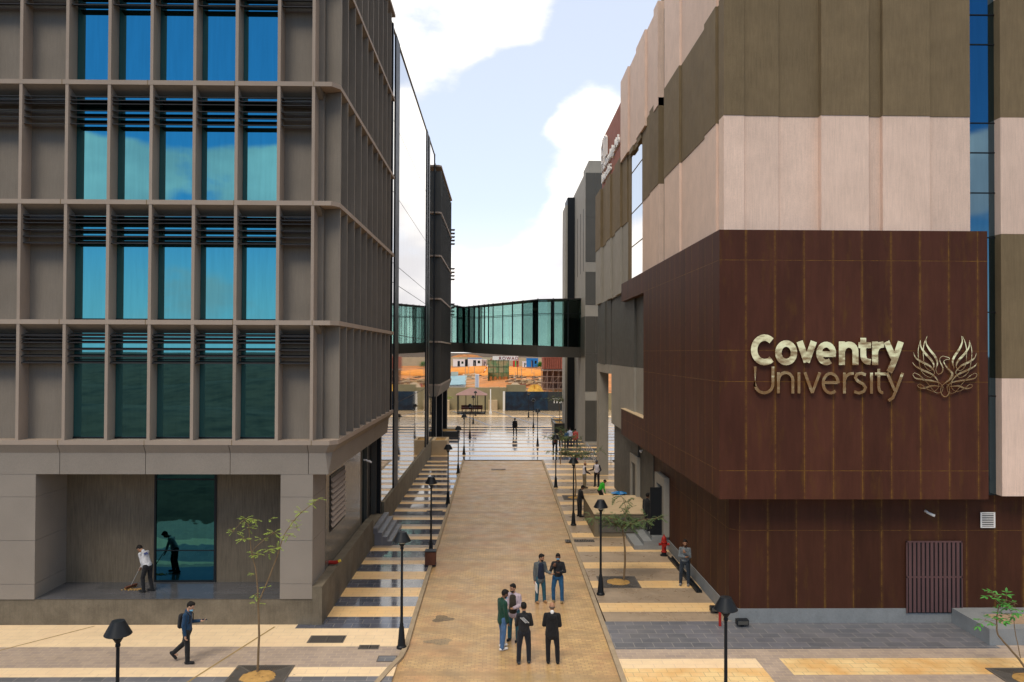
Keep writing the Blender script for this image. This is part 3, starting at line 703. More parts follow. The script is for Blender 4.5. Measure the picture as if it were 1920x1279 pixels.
# ------------------------------------------------------------------ bronze lettering on the brown box
def zu(u): return (1340+u/3.045-935.4)/57.76+.012
def zv(v): return 9-(560+v/3.045-661)/57.76+.03
CV = thing('wall_sign', 'polished bronze Coventry University lettering with phoenix emblem on the brown wall', 'sign', (11, YB, 8))
_k = [0]
def ribbon(b, pts, ws, depth=.07, y=YB, conv=None, gap=.06):
    """flat metal stroke standing off the wall: centre line pts with widths ws (metres)"""
    _k[0] += 1; y1 = y-gap-depth-.0013*(_k[0] % 13); y0 = y-gap-.0007*(_k[0] % 13)
    P = [Vector((p[0], p[1])) for p in pts]; n = len(P)
    closed = (P[0]-P[-1]).length < 1e-6; Ls, Rs = [], []
    for i, p in enumerate(P):
        a = P[i-1] if i else (P[-2] if closed else p); c = P[i+1] if i < n-1 else (P[1] if closed else p)
        d1 = (p-a); d2 = (c-p); d1 = d1.normalized() if d1.length else d2.normalized(); d2 = d2.normalized() if d2.length else d1
        t = (d1+d2).normalized(); nn = Vector((-t.y, t.x)); k = 1/max(.45, nn.dot(Vector((-d1.y, d1.x))))
        Ls.append(p+nn*ws[i]/2*k); Rs.append(p-nn*ws[i]/2*k)
    rings = [[(Ls[i].x, y1, Ls[i].y), (Rs[i].x, y1, Rs[i].y), (Rs[i].x, y0, Rs[i].y), (Ls[i].x, y0, Ls[i].y)] for i in range(n)]
    b.loft(rings, True)
def arc(cx, cy, rx, ry, a0, a1, n=18): return [(cx+rx*cos(radians(a0+(a1-a0)*i/n)), cy-ry*sin(radians(a0+(a1-a0)*i/n))) for i in range(n+1)]
def letter(ch, strokes, w):
    b = MB()
    for s_ in strokes:
        pts = [(zu(u), zv(v)) for u, v in s_]; ribbon(b, pts, [w/3.045/57.76]*len(pts))
    b.build('letter', M['brass'], CV)
wB = 37
letter('C', [arc(283, 293, 60, 70, 48, 312)], wB)
letter('o', [arc(407, 309, 45, 53, 90, 450, 26)], wB)
letter('v', [[(484, 243), (526, 362)], [(566, 243), (524, 362)]], wB)
letter('e', [arc(637, 312, 41, 51, 0, 305), [(612, 316), (692, 316)]], 33)
letter('n', [[(727, 243), (727, 378)], [(727, 300)]+arc(767, 300, 38, 39, 150, 0, 8)+[(805, 378)]], 35)
letter('t', [[(850, 222), (850, 325)]+arc(878, 330, 26, 28, 180, 270, 6)+[(893, 360)], [(822, 264), (895, 264)]], 34)
letter('r', [[(918, 243), (918, 378)], [(918, 300), (928, 275), (945, 263), (968, 259)]], 35)
letter('y', [[(985, 243), (1030, 345)], [(1068, 243), (1035, 340), (1012, 395), (1000, 418)]], 35)
wT = 16.5
letter('U', [[(229, 388), (229, 490)]+arc(280, 487, 51, 51, 180, 360, 12)+[(331, 388)]], wT)
letter('n', [[(362, 420), (362, 541)], [(362, 470)]+arc(404, 466, 41, 44, 160, 0, 8)+[(445, 541)]], wT)
letter('i', [[(480, 421), (480, 541)]], wT)
letter('v', [[(514, 421), (557, 538)], [(600, 421), (556, 538)]], wT)
letter('e', [arc(662, 482, 43, 56, 0, 310), [(624, 478), (704, 478)]], wT)
letter('r', [[(741, 421), (741, 541)], [(741, 465), (752, 440), (770, 428), (795, 426)]], wT)
letter('s', [[(864, 433), (838, 425), (813, 430), (804, 450), (818, 470), (848, 486), (862, 506), (852, 528), (826, 538), (797, 530)]], wT)
letter('i', [[(898, 421), (898, 541)]], wT)
letter('t', [[(940, 399), (940, 505)]+arc(963, 508, 22, 28, 180, 275, 6), [(918, 428), (980, 428)]], wT)
letter('y', [[(987, 421), (1032, 522)], [(1078, 421), (1040, 520), (1020, 565), (995, 581)]], wT)
def cat(pts, n=7):
    """Catmull-Rom through (x, y, width)"""
    out = []; P = [Vector(p) for p in pts]
    for i in range(len(P)-1):
        a, b_, c, d = P[max(i-1, 0)], P[i], P[i+1], P[min(i+2, len(P)-1)]
        for k in range(n):
            t = k/n; out.append(.5*((2*b_)+(c-a)*t+(2*a-5*b_+4*c-d)*t*t+(-a+3*b_-3*c+d)*t**3))
    out.append(P[-1]); return out
half = [
 [(412, 236, 3), (372, 330, 14), (352, 440, 14), (356, 560, 9), (374, 680, 9), (448, 752, 9), (508, 720, 9)],
 [(310, 292, 4), (318, 400, 22), (390, 505, 38), (478, 600, 38), (512, 680, 20), (486, 745, 8)],
 [(310, 292, 4), (274, 450, 12), (286, 620, 9), (334, 780, 9), (452, 856, 9), (516, 795, 9), (508, 735, 8)],
 [(204, 485, 3), (238, 565, 22), (335, 628, 36), (440, 680, 32), (516, 760, 9)],
 [(190, 632, 3), (238, 690, 22), (350, 748, 34), (480, 808, 30), (556, 880, 20), (586, 960, 9), (570, 1025, 8), (500, 1066, 8), (400, 1030, 8)],
 [(665, 1012, 6), (600, 942, 12), (480, 908, 28), (340, 888, 28), (236, 868, 20), (196, 820, 10), (226, 790, 9), (320, 845, 9), (430, 960, 8), (530, 1078, 8), (620, 1082, 8), (648, 1030, 8), (640, 990, 7)],
 [(612, 992, 7), (480, 982, 26), (380, 1016, 30), (296, 1012, 14), (264, 974, 9), (306, 958, 9), (380, 1010, 9), (440, 1050, 8)],
]
em = []
for s_ in half: em += [s_, [(1362-x, y+2, w) for x, y, w in s_]]
em += [[(408, 250, 4), (395, 340, 18), (450, 440, 36), (528, 540, 40), (566, 640, 24), (542, 740, 11), (575, 806, 13), (634, 780, 20), (648, 710, 22), (612, 630, 15), (602, 575, 14), (640, 538, 14), (692, 545, 8), (742, 560, 10), (748, 585, 8)],
       [(934, 232, 3), (944, 320, 22), (900, 430, 36), (830, 530, 40), (798, 620, 30), (818, 726, 3)],
       [(748, 586, 4), (690, 590, 9), (664, 628, 14), (716, 715, 26), (790, 795, 36), (762, 875, 38), (700, 925, 20), (630, 985, 8), (614, 1060, 11), (640, 1125, 18), (680, 1145, 22), (720, 1125, 18), (746, 1060, 11), (734, 985, 8), (690, 945, 7)]]
b = MB(); sc = 1/7.99/57.76
for s_ in em:
    c = cat(s_); pts = [((1690+p.x/7.99-935.4)/57.76+.012, 9-(600+p.y/7.99-661)/57.76+.035) for p in c]; ribbon(b, pts, [max(.011, p.z*sc*.85) for p in c], .035)
b.build('emblem', M['brass'], CV)

# ------------------------------------------------------------------ far grey tower on the right
F = thing('concrete_tower', 'far grey tower with light bands on the right before the walkway', 'building', (10, 84, 0))
MB().box(8.5, 26, 78.4, 93, 7.9, 26.9).box(8.5, 10.35, 78.4, 90.2, 0, 7.9).build('wall', M['greylight'], F)
for z0, z1 in ((18.0, 26.8), (13.75, 17.0), (5.2, 12.6), (.3, 4.3)):
    for x0, x1 in ((8.52, 9.5), (9.52, 10.33)):
        zs_ = [z0, (z0+z1)/2, z1] if z1-z0 > 5 else [z0, z1]
        for i in range(len(zs_)-1): MB().box(x0, x1, 78.36, 78.399, zs_[i]+.01, zs_[i+1]-.01).build('dark_panel', M['grey'] if z0 > 13 else M['darkpanel'], F)
MB().box(8.46, 8.499, 78.42, 90, 8.6, 12.6).build('dark_panel', M['darkpanel'], F)
for y_ in (80, 83, 86):
    MB().box(8.47, 8.498, y_, y_+.12, 17.2, 23.5).build('slot_window', M['blackmetal'], F)
MB().box(9.0, 13, 80, 85, 26.9, 28.4).build('roof_box', M['greylight'], F)
MB().box(7.68, 8.498, 89.4, 93, 0, 26.5).build('stair_core', M['blackmetal'], F)
MB().box(7.45, 7.679, 89.3, 93.5, 0, 25.6).build('fin', M['greylight'], F)

# ------------------------------------------------------------------ glazed walkway
K = thing('skywalk', 'glazed teal footbridge joining the far left and far right blocks', 'footbridge', (0, 85, 9))
plan = [(-5.45, 89.0, 9.0, 10.12, 14.26), (-4.05, 92.0, 9.0, 10.1, 14.15), (3.91, 80.0, 8.55, 9.72, 14.27), (8.7, 82.5, 8.5, 9.55, 14.55)]
def kp(i, t):
    a, b_ = plan[i], plan[i+1]; return [a[j]+(b_[j]-a[j])*t for j in range(5)]
def kbox(a, b_, z0i, z1i, dy0, dy1, name, m_, par=K, lo=0, hi=0):
    MB().loft([[(p[0], p[1]+dy0, p[z0i]+lo), (p[0], p[1]+dy1, p[z0i]+lo), (p[0], p[1]+dy1, p[z1i]+hi), (p[0], p[1]+dy0, p[z1i]+hi)] for p in (a, b_)]).build(name, m_, par)
for i in range(3):
    a, c = plan[i], plan[i+1]
    kbox(a, c, 2, 3, 0, 3.2, 'floor_beam', M['darkpanel'])
    kbox(a, c, 4, 4, -.05, 3.25, 'roof_edge', M['slat'], lo=0, hi=.12)
    nn = (2, 7, 3)[i]
    tt = [k/nn for k in range(nn+1)] if i != 1 else [0, .075, .15, .22, .30, .36, .425, .56, .69, .82, 1.0]
    for q in range(len(tt)-1):
        p0, p1 = kp(i, tt[q]), kp(i, tt[q+1])
        gm_ = M['glassBridgeShaded'] if (i == 2 or q == len(tt)-2 or (i == 1 and q < 3)) else M['glassBridge']
        kbox(p0, p1, 3, 4, .05, .07, 'pane', gm_); kbox(p0, p1, 3, 4, 3.1, 3.12, 'pane', gm_)
    for q in range(len(tt)):
        p = kp(i, tt[q]); MB().box(p[0]-.04, p[0]+.04, p[1]-.08, p[1]+.10, p[3], p[4]+.18).build('mullion', M['blackmetal'], K)
        MB().box(p[0]-.05, p[0]+.05, p[1]+3.0, p[1]+3.2, p[3], p[4]+.05).build('mullion', M['blackmetal'], K)
    for dy in (0, 3.06):
        MB().loft([[(p[0], p[1]+dy+s1, p[3]+(p[4]-p[3])*.70+s2) for s1, s2 in ((0, 0), (.06, 0), (.06, .05), (0, .05))] for p in (a, c)]).build('transom', M['blackmetal'], K)
# added black panels behind the glass, for its dark reflections and dim interior
for i, t0, t1 in ((0, .35, 1), (1, 0, .16), (1, .22, .27), (1, .95, 1), (2, 0, .03), (2, .32, .40), (2, .62, 1)):
    kbox(kp(i, t0), kp(i, t1), 3, 4, 2.7, 2.8, 'dark_reflection_panel', M['blackmetal'])
b = MB()

# ================================================================== STREET FURNITURE
def lathe_part(name, prof, m_, parent, k=24): return MB().lathe(prof, k=k).build(name, m_, parent, True, False)
def make_lamp(label):
    t = thing('street_lamp', label, 'lamp', (0, 0, 0), 0, 'black lamp posts lining the street')
    base = lathe_part('base', [(.15, 0), (.15, .05), (.12, .09), (.10, .30), (.075, .62), (.055, .68), (.06, .72), (.045, .76)], M['blackmetal'], t)
    lathe_part('pole', [(.045, .74), (.038, 2.0), (.034, 2.98), (.05, 3.0), (.05, 3.04), (.038, 3.08)], M['blackmetal'], t)
    h = lathe_part('lamp_head', [(.04, 3.06), (.075, 3.12), (.10, 3.16), (.10, 3.175)], M['blackmetal'], t)
    lathe_part('globe', [(.09, 3.176), (.11, 3.22), (.11, 3.27), (.08, 3.29)], M['lampglass'], h)
    lathe_part('lamp_shade', [(.255, 3.235), (.27, 3.25), (.135, 3.50), (.125, 3.52), (.004, 3.535), (.004, 3.52), (.11, 3.49), (.245, 3.245)], M['blackmetal'], t)
    return t
LAMPS = [(-7.72, 16.4, 'black lamp post standing by itself in front of the left building'),
 (-2.93, 24.41, 'black lamp post on the left kerb nearest the walking group'),
 (-2.95, 35.13, 'black lamp post on the left kerb with a brown slatted bin at its foot'),
 (-2.99, 47.44, 'third black lamp post up the left kerb, past the side door steps'),
 (-2.99, 59.3, 'fourth black lamp post up the left kerb, before the road ends'),
 (-3.06, 70.8, 'left lamp post standing where the glossy plaza begins'),
 (-3.04, 84.6, 'left plaza lamp post just short of the walkway shadow'),
 (-3.22, 101., 'left plaza lamp post right of the gazebo, nearer one'),
 (-3.3, 113., 'left plaza lamp post farthest away beside the gazebo'),
 (5.12, 17.9, 'black lamp post at lower right before the brown building corner'),
 (3.82, 29.71, 'black lamp post on the right kerb beside the tree grate'),
 (3.92, 41.6, 'black lamp post on the right kerb by the standing man in black'),
 (3.83, 53.26, 'black lamp post on the right kerb among the far tree leaves'),
 (3.79, 77.39, 'right plaza lamp post nearest of the three in the plaza'),
 (4.13, 94.8, 'middle one of the three right plaza lamp posts'),
 (4.14, 110.3, 'right plaza lamp post farthest away before the billboard')]
lamp0 = make_lamp(LAMPS[0][2]); lamp0.location = (LAMPS[0][0], LAMPS[0][1], 0)
for x, y, lab in LAMPS[1:]: copy_thing(lamp0, (x, y, 0), 0, lab)

# bin
t = thing('litter_bin', 'brown slatted litter bin at the foot of a left lamp post', 'bin', (-2.86, 33.9, 0))
b = MB()
for k in range(10):
    a = 2*pi*k/10; 
    for s_ in (-1, 1):
        q = -.2+.044*k
    b.box(-.22+.044*k, -.19+.046*k-.006*0, -.215, -.19, .04, .58); b.box(-.22+.044*k, -.19+.046*k, .19, .215, .04, .58); b.box(-.215, -.19, -.18+.038*k, -.155+.038*k, .04, .58); b.box(.19, .215, -.18+.038*k, -.155+.038*k, .04, .58)
b.build('slats', M['woodbin'], t, world=False)
MB().box(-.185, .185, -.185, .185, .02, .52).build('liner', M['blackmetal'], t, world=False)
MB().box(-.235, .235, -.235, .235, .585, .62).box(-.235, .235, -.235, .235, 0, .035).build('frame', M['blackmetal'], t, world=False)

# hydrant
t = thing('fire_hydrant', 'red fire hydrant by the steps at the foot of the brown wall', 'hydrant', (7.37, 35.4, 0))
lathe_part('base', [(.17, 0), (.17, .04), (.11, .05), (.11, .16)], M['blackmetal'], t)
lathe_part('barrel', [(.13, .16), (.13, .2), (.10, .22), (.10, .55), (.14, .57), (.14, .62), (.11, .64), (.11, .74), (.085, .82), (.04, .87), (.03, .88), (.03, .93), (.0301, .931)], M['red'], t)
for a in (0, pi, pi*1.5):
    d = Vector((cos(a), sin(a), 0)); MB().tube([d*.08+Vector((0, 0, .5)), d*.2+Vector((0, 0, .5)), d*.2+Vector((0, 0, .5))+d*.03], [.055, .055, .07], 12).build('outlet', M['red'], t, True, False)
# short red pipe stub at the building corner
t = thing('red_pipe', 'short red hydrant pipe on the slate before the brown corner', 'pipe', (7.33, 26.3, 0))
MB().tube([(0, 0, 0), (0, 0, .75)], .045, 12).build('pipe', M['red'], t, True, False); MB().lathe([(.07, .75), (.07, .80), (.05, .83)]).build('cap', M['red'], t, True, False)
t = thing('red_hose_valve', 'red hose valve with yellow tip lying on the left podium wall', 'valve', (-5.95, 29.1, 1.26))
MB().tube([(-.25, 0, .1), (.05, 0, .1), (.16, 0, .14)], [.07, .07, .06], 12).build('valve_body', M['red'], t, True, False)
MB().tube([(.16, 0, .14), (.24, 0, .18)], [.055, .05], 12).build('nozzle_tip', plain('yellow_plastic', (.7, .5, .04), .5), t, True, False); MB().lathe([(.03, 0), (.03, .08)]).build('stand', M['rail'], t, True, False)
# ground spotlights
def spot(loc, label):
    t = thing('floodlight', label, 'floodlight', loc)
    MB().box(-.2, .2, -.12, .12, .06, .24).build('housing', M['blackmetal'], t, world=False, bevel=.02)
    MB().box(-.17, .17, -.125, -.121, .09, .21).build('lens', M['darkpanel'], t, world=False)
    MB().box(-.05, .05, -.05, .05, 0, .06).build('foot', M['blackmetal'], t, world=False)
spot((8.05, 26.25, 0), 'black floodlight on the slate at the foot of the stone plinth')
spot((7.55, 27.6, 0), 'black floodlight on the striped pavement round the brown corner')
t = thing('cable_tray', 'long black metal channel lying along the foot of the brown wall', 'metal channel', (7.6, 31.8, 0))
MB().box(7.45, 7.50, 29.9, 35.0, 0, .09).box(7.62, 7.66, 29.9, 35.0, 0, .09).box(7.50, 7.62, 29.9, 35.0, 0, .02).build('channel', M['blackmetal'], t)

# landing, steps and low walled ramp on the right pavement
t = thing('entrance_steps', 'grey steps and landing before the open door in the brown wall', 'steps', (7.0, 37.5, 0))
for k, x in enumerate((6.22, 6.65)): MB().box(x, 7.79, 36.45+.001*k, 38.85, .2*k, .2*(k+1)-.002).build('step', M['greystone'], t)
MB().box(7.05, 7.79, 36.44, 38.85, .398, .6).build('landing', M['greystone'], t)
t = thing('ramp_box', 'big beige topped walled ramp block on the right pavement', 'ramp', (6, 41, 0))
MB().box(4.70, 7.74, 39.0, 44.0, 0, 1.1).build('wall', M['boxside'], t)
MB().box(4.67, 7.76, 38.95, 44.03, 1.102, 1.135).build('top', M['sandcap'], t)
MB().box(4.90, 7.4, 38.965, 38.995, .22, .95).build('stone_panel', M['stonewall'], t)
MB().box(4.90, 7.4, 38.95, 38.9649, .50, .58).build('groove', M['darkpanel'], t)

# steel railing beyond
t = thing('railing', 'polished steel railing beside the far columns at right', 'railing', (7.8, 66, 0))
for a, c in (((7.78, 63.7), (7.82, 70.7)), ((7.78, 63.7), (9.4, 63.7))):
    for z in (.25, .42, .59, .76): MB().tube([(a[0], a[1], z), (c[0], c[1], z)], .018).build('rail', M['rail'], t)
    MB().tube([(a[0], a[1], .95), (c[0], c[1], .95)], .035).build('handrail', M['rail'], t)
    n = 4
    for k in range(n+1): x = a[0]+(c[0]-a[0])*k/n; y = a[1]+(c[1]-a[1])*k/n; MB().tube([(x, y, 0), (x, y, .95)], .025).build('post', M['rail'], t)

# planters
def planter(x0, x1, y0, y1, h, label, m_, fill=M['soil']):
    t = thing('planter', label, 'planter', ((x0+x1)/2, (y0+y1)/2, 0)); w = .22
    MB().box(x0, x1, y0, y0+w, 0, h).box(x0, x1, y1-w, y1, 0, h).box(x0, x0+w, y0+w, y1-w, 0, h).box(x1-w, x1, y0+w, y1-w, 0, h).build('wall', m_, t)
    MB().box(x0+w, x1-w, y0+w, y1-w, 0, h-.08).build('soil', fill, t); return t
planter(-5.85, -4.5, 69.7, 72.6, 1.3, 'pale beige block planter on the left where the plaza starts', M['sandcap'])
planter(-6.4, -4.25, 84.5, 88, .62, 'low dark bench planter on the left under the walkway', M['darkpanel'])
planter(6.3, 7.6, 90.0, 94, 1.0, 'dark planter at right behind the walking group, nearer one', M['darkpanel'])
planter(6.75, 8.6, 100.5, 103, .6, 'low dark planter at right in the far plaza', M['darkpanel'])
t = thing('planter', 'grey stone corner planter against the brown wall at far right', 'planter', (18, 25.5, 0))
MB().box(15.2, 22, 24.5, 24.95, 0, .5).box(15.2, 15.9, 24.95, 26.57, 0, .5).box(15.9, 22, 26.1, 26.57, 0, .5).build('wall', M['greystone'], t)
MB().box(15.9, 22, 24.95, 26.1, 0, .44).build('soil', mat('gravel', (.34, .24, .16), .95, var=.3, vs=8, grain=.3), t)
t = thing('blue_bag', 'blue plastic bag resting on the plaza edge beside the left planter', 'bag', (-6.05, 74.2, 1.0))
MB().ellipsoid((0, 0, .12), (.28, .2, .12)).build('bag', plain('blue_plastic', (.02, .12, .45), .4), t, True, False)
t = thing('blue_tarp', 'blue tarpaulin bundle behind the beige ramp block', 'tarpaulin', (7.0, 46.2, 0))
b = MB(); b.ellipsoid((0, 0, .45), (.5, .4, .5), k=18); 
b.build('bundle', plain('dark_plastic', (.03, .03, .035), .6), t, True, False)
MB().loft([[(.46*cos(a)*r, .36*sin(a)*r, .86+.12*(1-r)+.03*sin(5*a)) for a in [2*pi*i/20 for i in range(20)]] for r in (1.0, .6, .2)]).build('cover', plain('blue_sheet', (.01, .16, .42), .35), t, True, False)

# drains, covers
def drain(cx, cy, w, d, label, rot=0, n=16):
    t = thing('drain_grate', label, 'drain', (cx, cy, .003), rot)
    b = MB().box(-w/2, w/2, -d/2, -d/2+.04, 0, .012).box(-w/2, w/2, d/2-.04, d/2, 0, .012).box(-w/2, -w/2+.04, -d/2+.04, d/2-.04, 0, .012).box(w/2-.04, w/2, -d/2+.04, d/2-.04, 0, .012).box(-.02, .02, -d/2+.04, d/2-.04, 0, .0115)
    for k in range(n):
        x = -w/2+.05+(w-.1)*k/n
        if abs(x) > .04: b.box(x, x+(w-.1)/n*.5, -d/2+.04, d/2-.04, .001, .0105)
    b.build('bars', M['darkplate'], t, world=False); MB().box(-w/2+.03, w/2-.03, -d/2+.03, d/2-.03, -.0, .0009).build('pit', plain('pit', (.012, .012, .012), .9), t, world=False)
drain(-5.35, 25.15, 1.12, .62, 'large drain grate in cream paving by the left building corner')
drain(-3.93, 24.47, .62, .33, 'small drain grate in cream paving near the left kerb')
t = thing('manhole_cover', 'small square grey manhole cover in grey setts near the left kerb', 'manhole', (-3.25, 23.55, .003)); MB().box(-.25, .25, -.2, .2, 0, .01).build('cover', M['slate'], t, world=False, bevel=.004)
MB().box(-.28, .28, -.23, -.2, 0, .008).box(-.28, .28, .2, .23, 0, .008).box(-.28, -.25, -.2, .2, 0, .008).box(.25, .28, -.2, .2, 0, .008).build('frame', M['darkplate'], t, world=False)
drain(3.9, 38.15, 1.4, .5, 'dark drain grate in the right pavement before the ramp block', 0)
for (x, y, w, lab) in ((.0, 61.5, 1.1, 'thin slot drain in the brick road near its far end'), (-3.6, 45.3, .9, 'slot drain in the left striped pavement')): drain(x, y, w, .25, lab).__class__
# worn oil stains on the road (marks with a shape of their own)
def blob(cx, cy, rx, ry, m_, z=-.046, n=26, seed=1):
    rn = random.Random(seed); b = MB(); pts = []
    for i in range(n):
        a = 2*pi*i/n; r = 1+.22*sin(3*a+seed)+.12*rn.uniform(-1, 1); pts.append((cx+rx*cos(a)*r, cy+ry*sin(a)*r, z))
    b.poly(pts); return struct(b.build('road_stain', m_))
ms = tile_mat('stained_brick', (.22, .15, .075), (.16, .11, .05), (.10, .07, .04), .22, .11, .5, var=.4)
ms2 = tile_mat('worn_brick', (.33, .24, .125), (.28, .20, .11), (.18, .13, .08), .22, .11, .5, var=.3)
blob(-1.88, 27.2, .32, .33, ms, seed=2); blob(-1.85, 25.05, .42, .25, ms2, seed=5)

def leaf(b, p, d, up, L_, W_):
    d = d.normalized(); s_ = d.cross(up)
    if s_.length < .05: s_ = d.orthogonal()
    s_.normalize(); n = s_.cross(d)
    pts = [p, p+d*L_*.3+s_*W_*.5+n*L_*.05, p+d*L_*.7+s_*W_*.42+n*L_*.03, p+d*L_, p+d*L_*.7-s_*W_*.42+n*L_*.03, p+d*L_*.3-s_*W_*.5+n*L_*.05]
    m_ = p+d*L_*.5-n*L_*.06
    i = len(b.v); b.v += [tuple(q) for q in pts]+[tuple(m_)]
    for k in range(6): b.f.append((i+k, i+(k+1) % 6, i+6)); b.m.append(0)
# tree grates
def grate(cx, cy, s_, label):
    t = thing('tree_grate', label, 'tree grate', (cx, cy, .003)); h = s_/2; b = MB()
    b.box(-h, h, -h, -h+.05, 0, .02).box(-h, h, h-.05, h, 0, .02).box(-h, -h+.05, -h+.05, h-.05, 0, .02).box(h-.05, h, -h+.05, h-.05, 0, .02)
    hole = h*.56; n = 26
    for k in range(n):
        u = -h+.06+(s_-.12)*k/(n-1); inner = sqrt(max(0, hole*hole-u*u)) if abs(u) < hole else 0
        lim = abs(u)
        # slots run outwards in four quadrants
        for sgn in (-1, 1):
            st_ = max(inner+.02, lim)
            if h-.05-st_ > .02:
                if sgn < 0: b.box(u-.014, u+.014, -h+.05, -st_, .002, .018); b.box(-h+.05, -st_, u-.014, u+.014, .0025, .0175)
                else: b.box(u-.014, u+.014, st_, h-.05, .002, .018); b.box(st_, h-.05, u-.014, u+.014, .0025, .0175)
    for a in range(4):
        c, d = cos(pi/4+a*pi/2), sin(pi/4+a*pi/2); b.bar((c*hole, d*hole, .012), (c*h*1.36, d*h*1.36, .012), .05, .02)
    b.build('grate', M['darkplate'], t, world=False)
    MB().box(-h+.02, h-.02, -h+.02, h-.02, 0, .001).build('pit', plain('pit', (.012, .012, .012), .9), t, world=False)
    rg = random.Random(int(cx*10)); wob = [1+rg.uniform(-.10, .10) for _ in range(36)]
    MB().loft([[(hole*f_*wob[i]*cos(2*pi*i/36), hole*f_*wob[(i*5) % 36]*sin(2*pi*i/36), zz_+rg.uniform(0, .012)) for i in range(36)] for f_, zz_ in ((1.06, .003), (.85, .03), (.55, .05), (.25, .06), (.05, .065))]).build('soil', M['soil'], t, True, False)
    lt = MB()
    for _ in range(26):
        a_, r_ = rg.uniform(0, 6.28), s_*rg.uniform(.05, .62); leaf(lt, Vector((r_*cos(a_), r_*sin(a_), .075 if r_ < hole else .03)), Vector((cos(a_*3), sin(a_*3), .1)), Vector((0, 0, 1)), .06, .03)
    lt.build('leaf_litter', M['bark'], t, False, False)
    return t
grate(-6.62, 22.25, 1.62, 'dark square tree grate around the thin sapling at lower left')
grate(4.72, 31.3, 1.55, 'dark square tree grate with sandy soil beside the right kerb lamp')
grate(14.75, 21.9, 1.6, 'dark tree grate at the lower right corner of the forecourt')
grate(4.75, 49.5, 1.5, 'dark tree grate farther up the right pavement')

# ================================================================== TREES
def leafmat(name, c):
    m, t, b_ = new_mat(name); P = _pos(t)
    f = _mr(t, _noise(t, 9, 3, .6, P), .25, .75, .6, 1.45); rgb = t.nodes.new('ShaderNodeRGB'); rgb.outputs[0].default_value = c+(1,)
    t.links.new(_scalecol(t, rgb.outputs[0], f), b_.inputs['Base Color']); b_.inputs['Roughness'].default_value = .55
    b_.inputs['Subsurface Weight'].default_value = 0; b_.inputs['Transmission Weight'].default_value = 0; return m
M['leaf_y'] = leafmat('yellow_green_leaf', (.26, .36, .045)); M['leaf_d'] = leafmat('dark_green_leaf', (.075, .13, .035)); M['leaf_g'] = leafmat('glossy_green_leaf', (.05, .22, .03))
def frond(b, rn, p, d, L_, pairs=6, lw=.3, wood=None):
    """compound leaf: pairs of leaflets along a drooping stalk"""
    d = d.normalized(); q = p.copy(); pts = [q.copy()]
    for k in range(pairs):
        d = (d+Vector((0, 0, -.14))).normalized(); q = q+d*L_/pairs; pts.append(q.copy())
        s_ = d.cross(Vector((0, 0, 1)))
        if s_.length < .05: s_ = d.orthogonal()
        s_.normalize(); ll = L_*lw*(1-.35*abs(k/pairs-.4))
        for sg in (-1, 1): leaf(b, q, s_*sg*.9+d*.55+Vector((0, 0, rn.uniform(-.35, .1))), Vector((0, 0, 1)), ll*rn.uniform(.8, 1.1), ll*.42)
    leaf(b, q, d, Vector((0, 0, 1)), L_*lw, L_*lw*.4)
    if wood is not None: wood.tube(pts, [.003]*len(pts), 3)
def sapling(label, base, branches, clumps, leafm, L_=.2, lw=.3, seed=1, density=7, flat=.4, pairs=6):
    """branches: list of (points, r0, r1) relative to base; clumps: (x, y, z, radius, count)"""
    rn = random.Random(seed); cnt_k = 1.5 if pairs < 5 and lw < .6 else 1.2; clumps = [(a_, b_, c_, r_, int(n_*cnt_k+.5)) for a_, b_, c_, r_, n_ in clumps]; t = thing('sapling_tree', label, 'tree', base); w = MB(); lf = MB()
    for i, (pts, r0, r1) in enumerate(branches):
        ps = cat([(p[0], p[1], p[2]) for p in pts], 5); n = len(ps)
        MB().tube([p+Vector((rn.uniform(-.006, .006), rn.uniform(-.006, .006), 0)) for p in ps], [r0+(r1-r0)*k/(n-1) for k in range(n)], 8).build('trunk' if i == 0 else 'limb', M['bark'], t, True, False)
    for (x, y, z, r, cnt) in clumps:
        c = Vector((x, y, z))
        for k in range(cnt):
            d = Vector((rn.gauss(0, 1), rn.gauss(0, 1), rn.gauss(0, flat)))
            d.normalize(); p = c+d*r*rn.uniform(.0, .55)
            w.tube([c-d*.02, p], [.004, .003], 3)
            frond(lf, rn, p, d+Vector((0, 0, .25)), L_*rn.uniform(.75, 1.2), pairs, lw, w)
    w.build('twig', M['bark'], t, False, False); lf.build('crown', leafm, t, False, False); return t
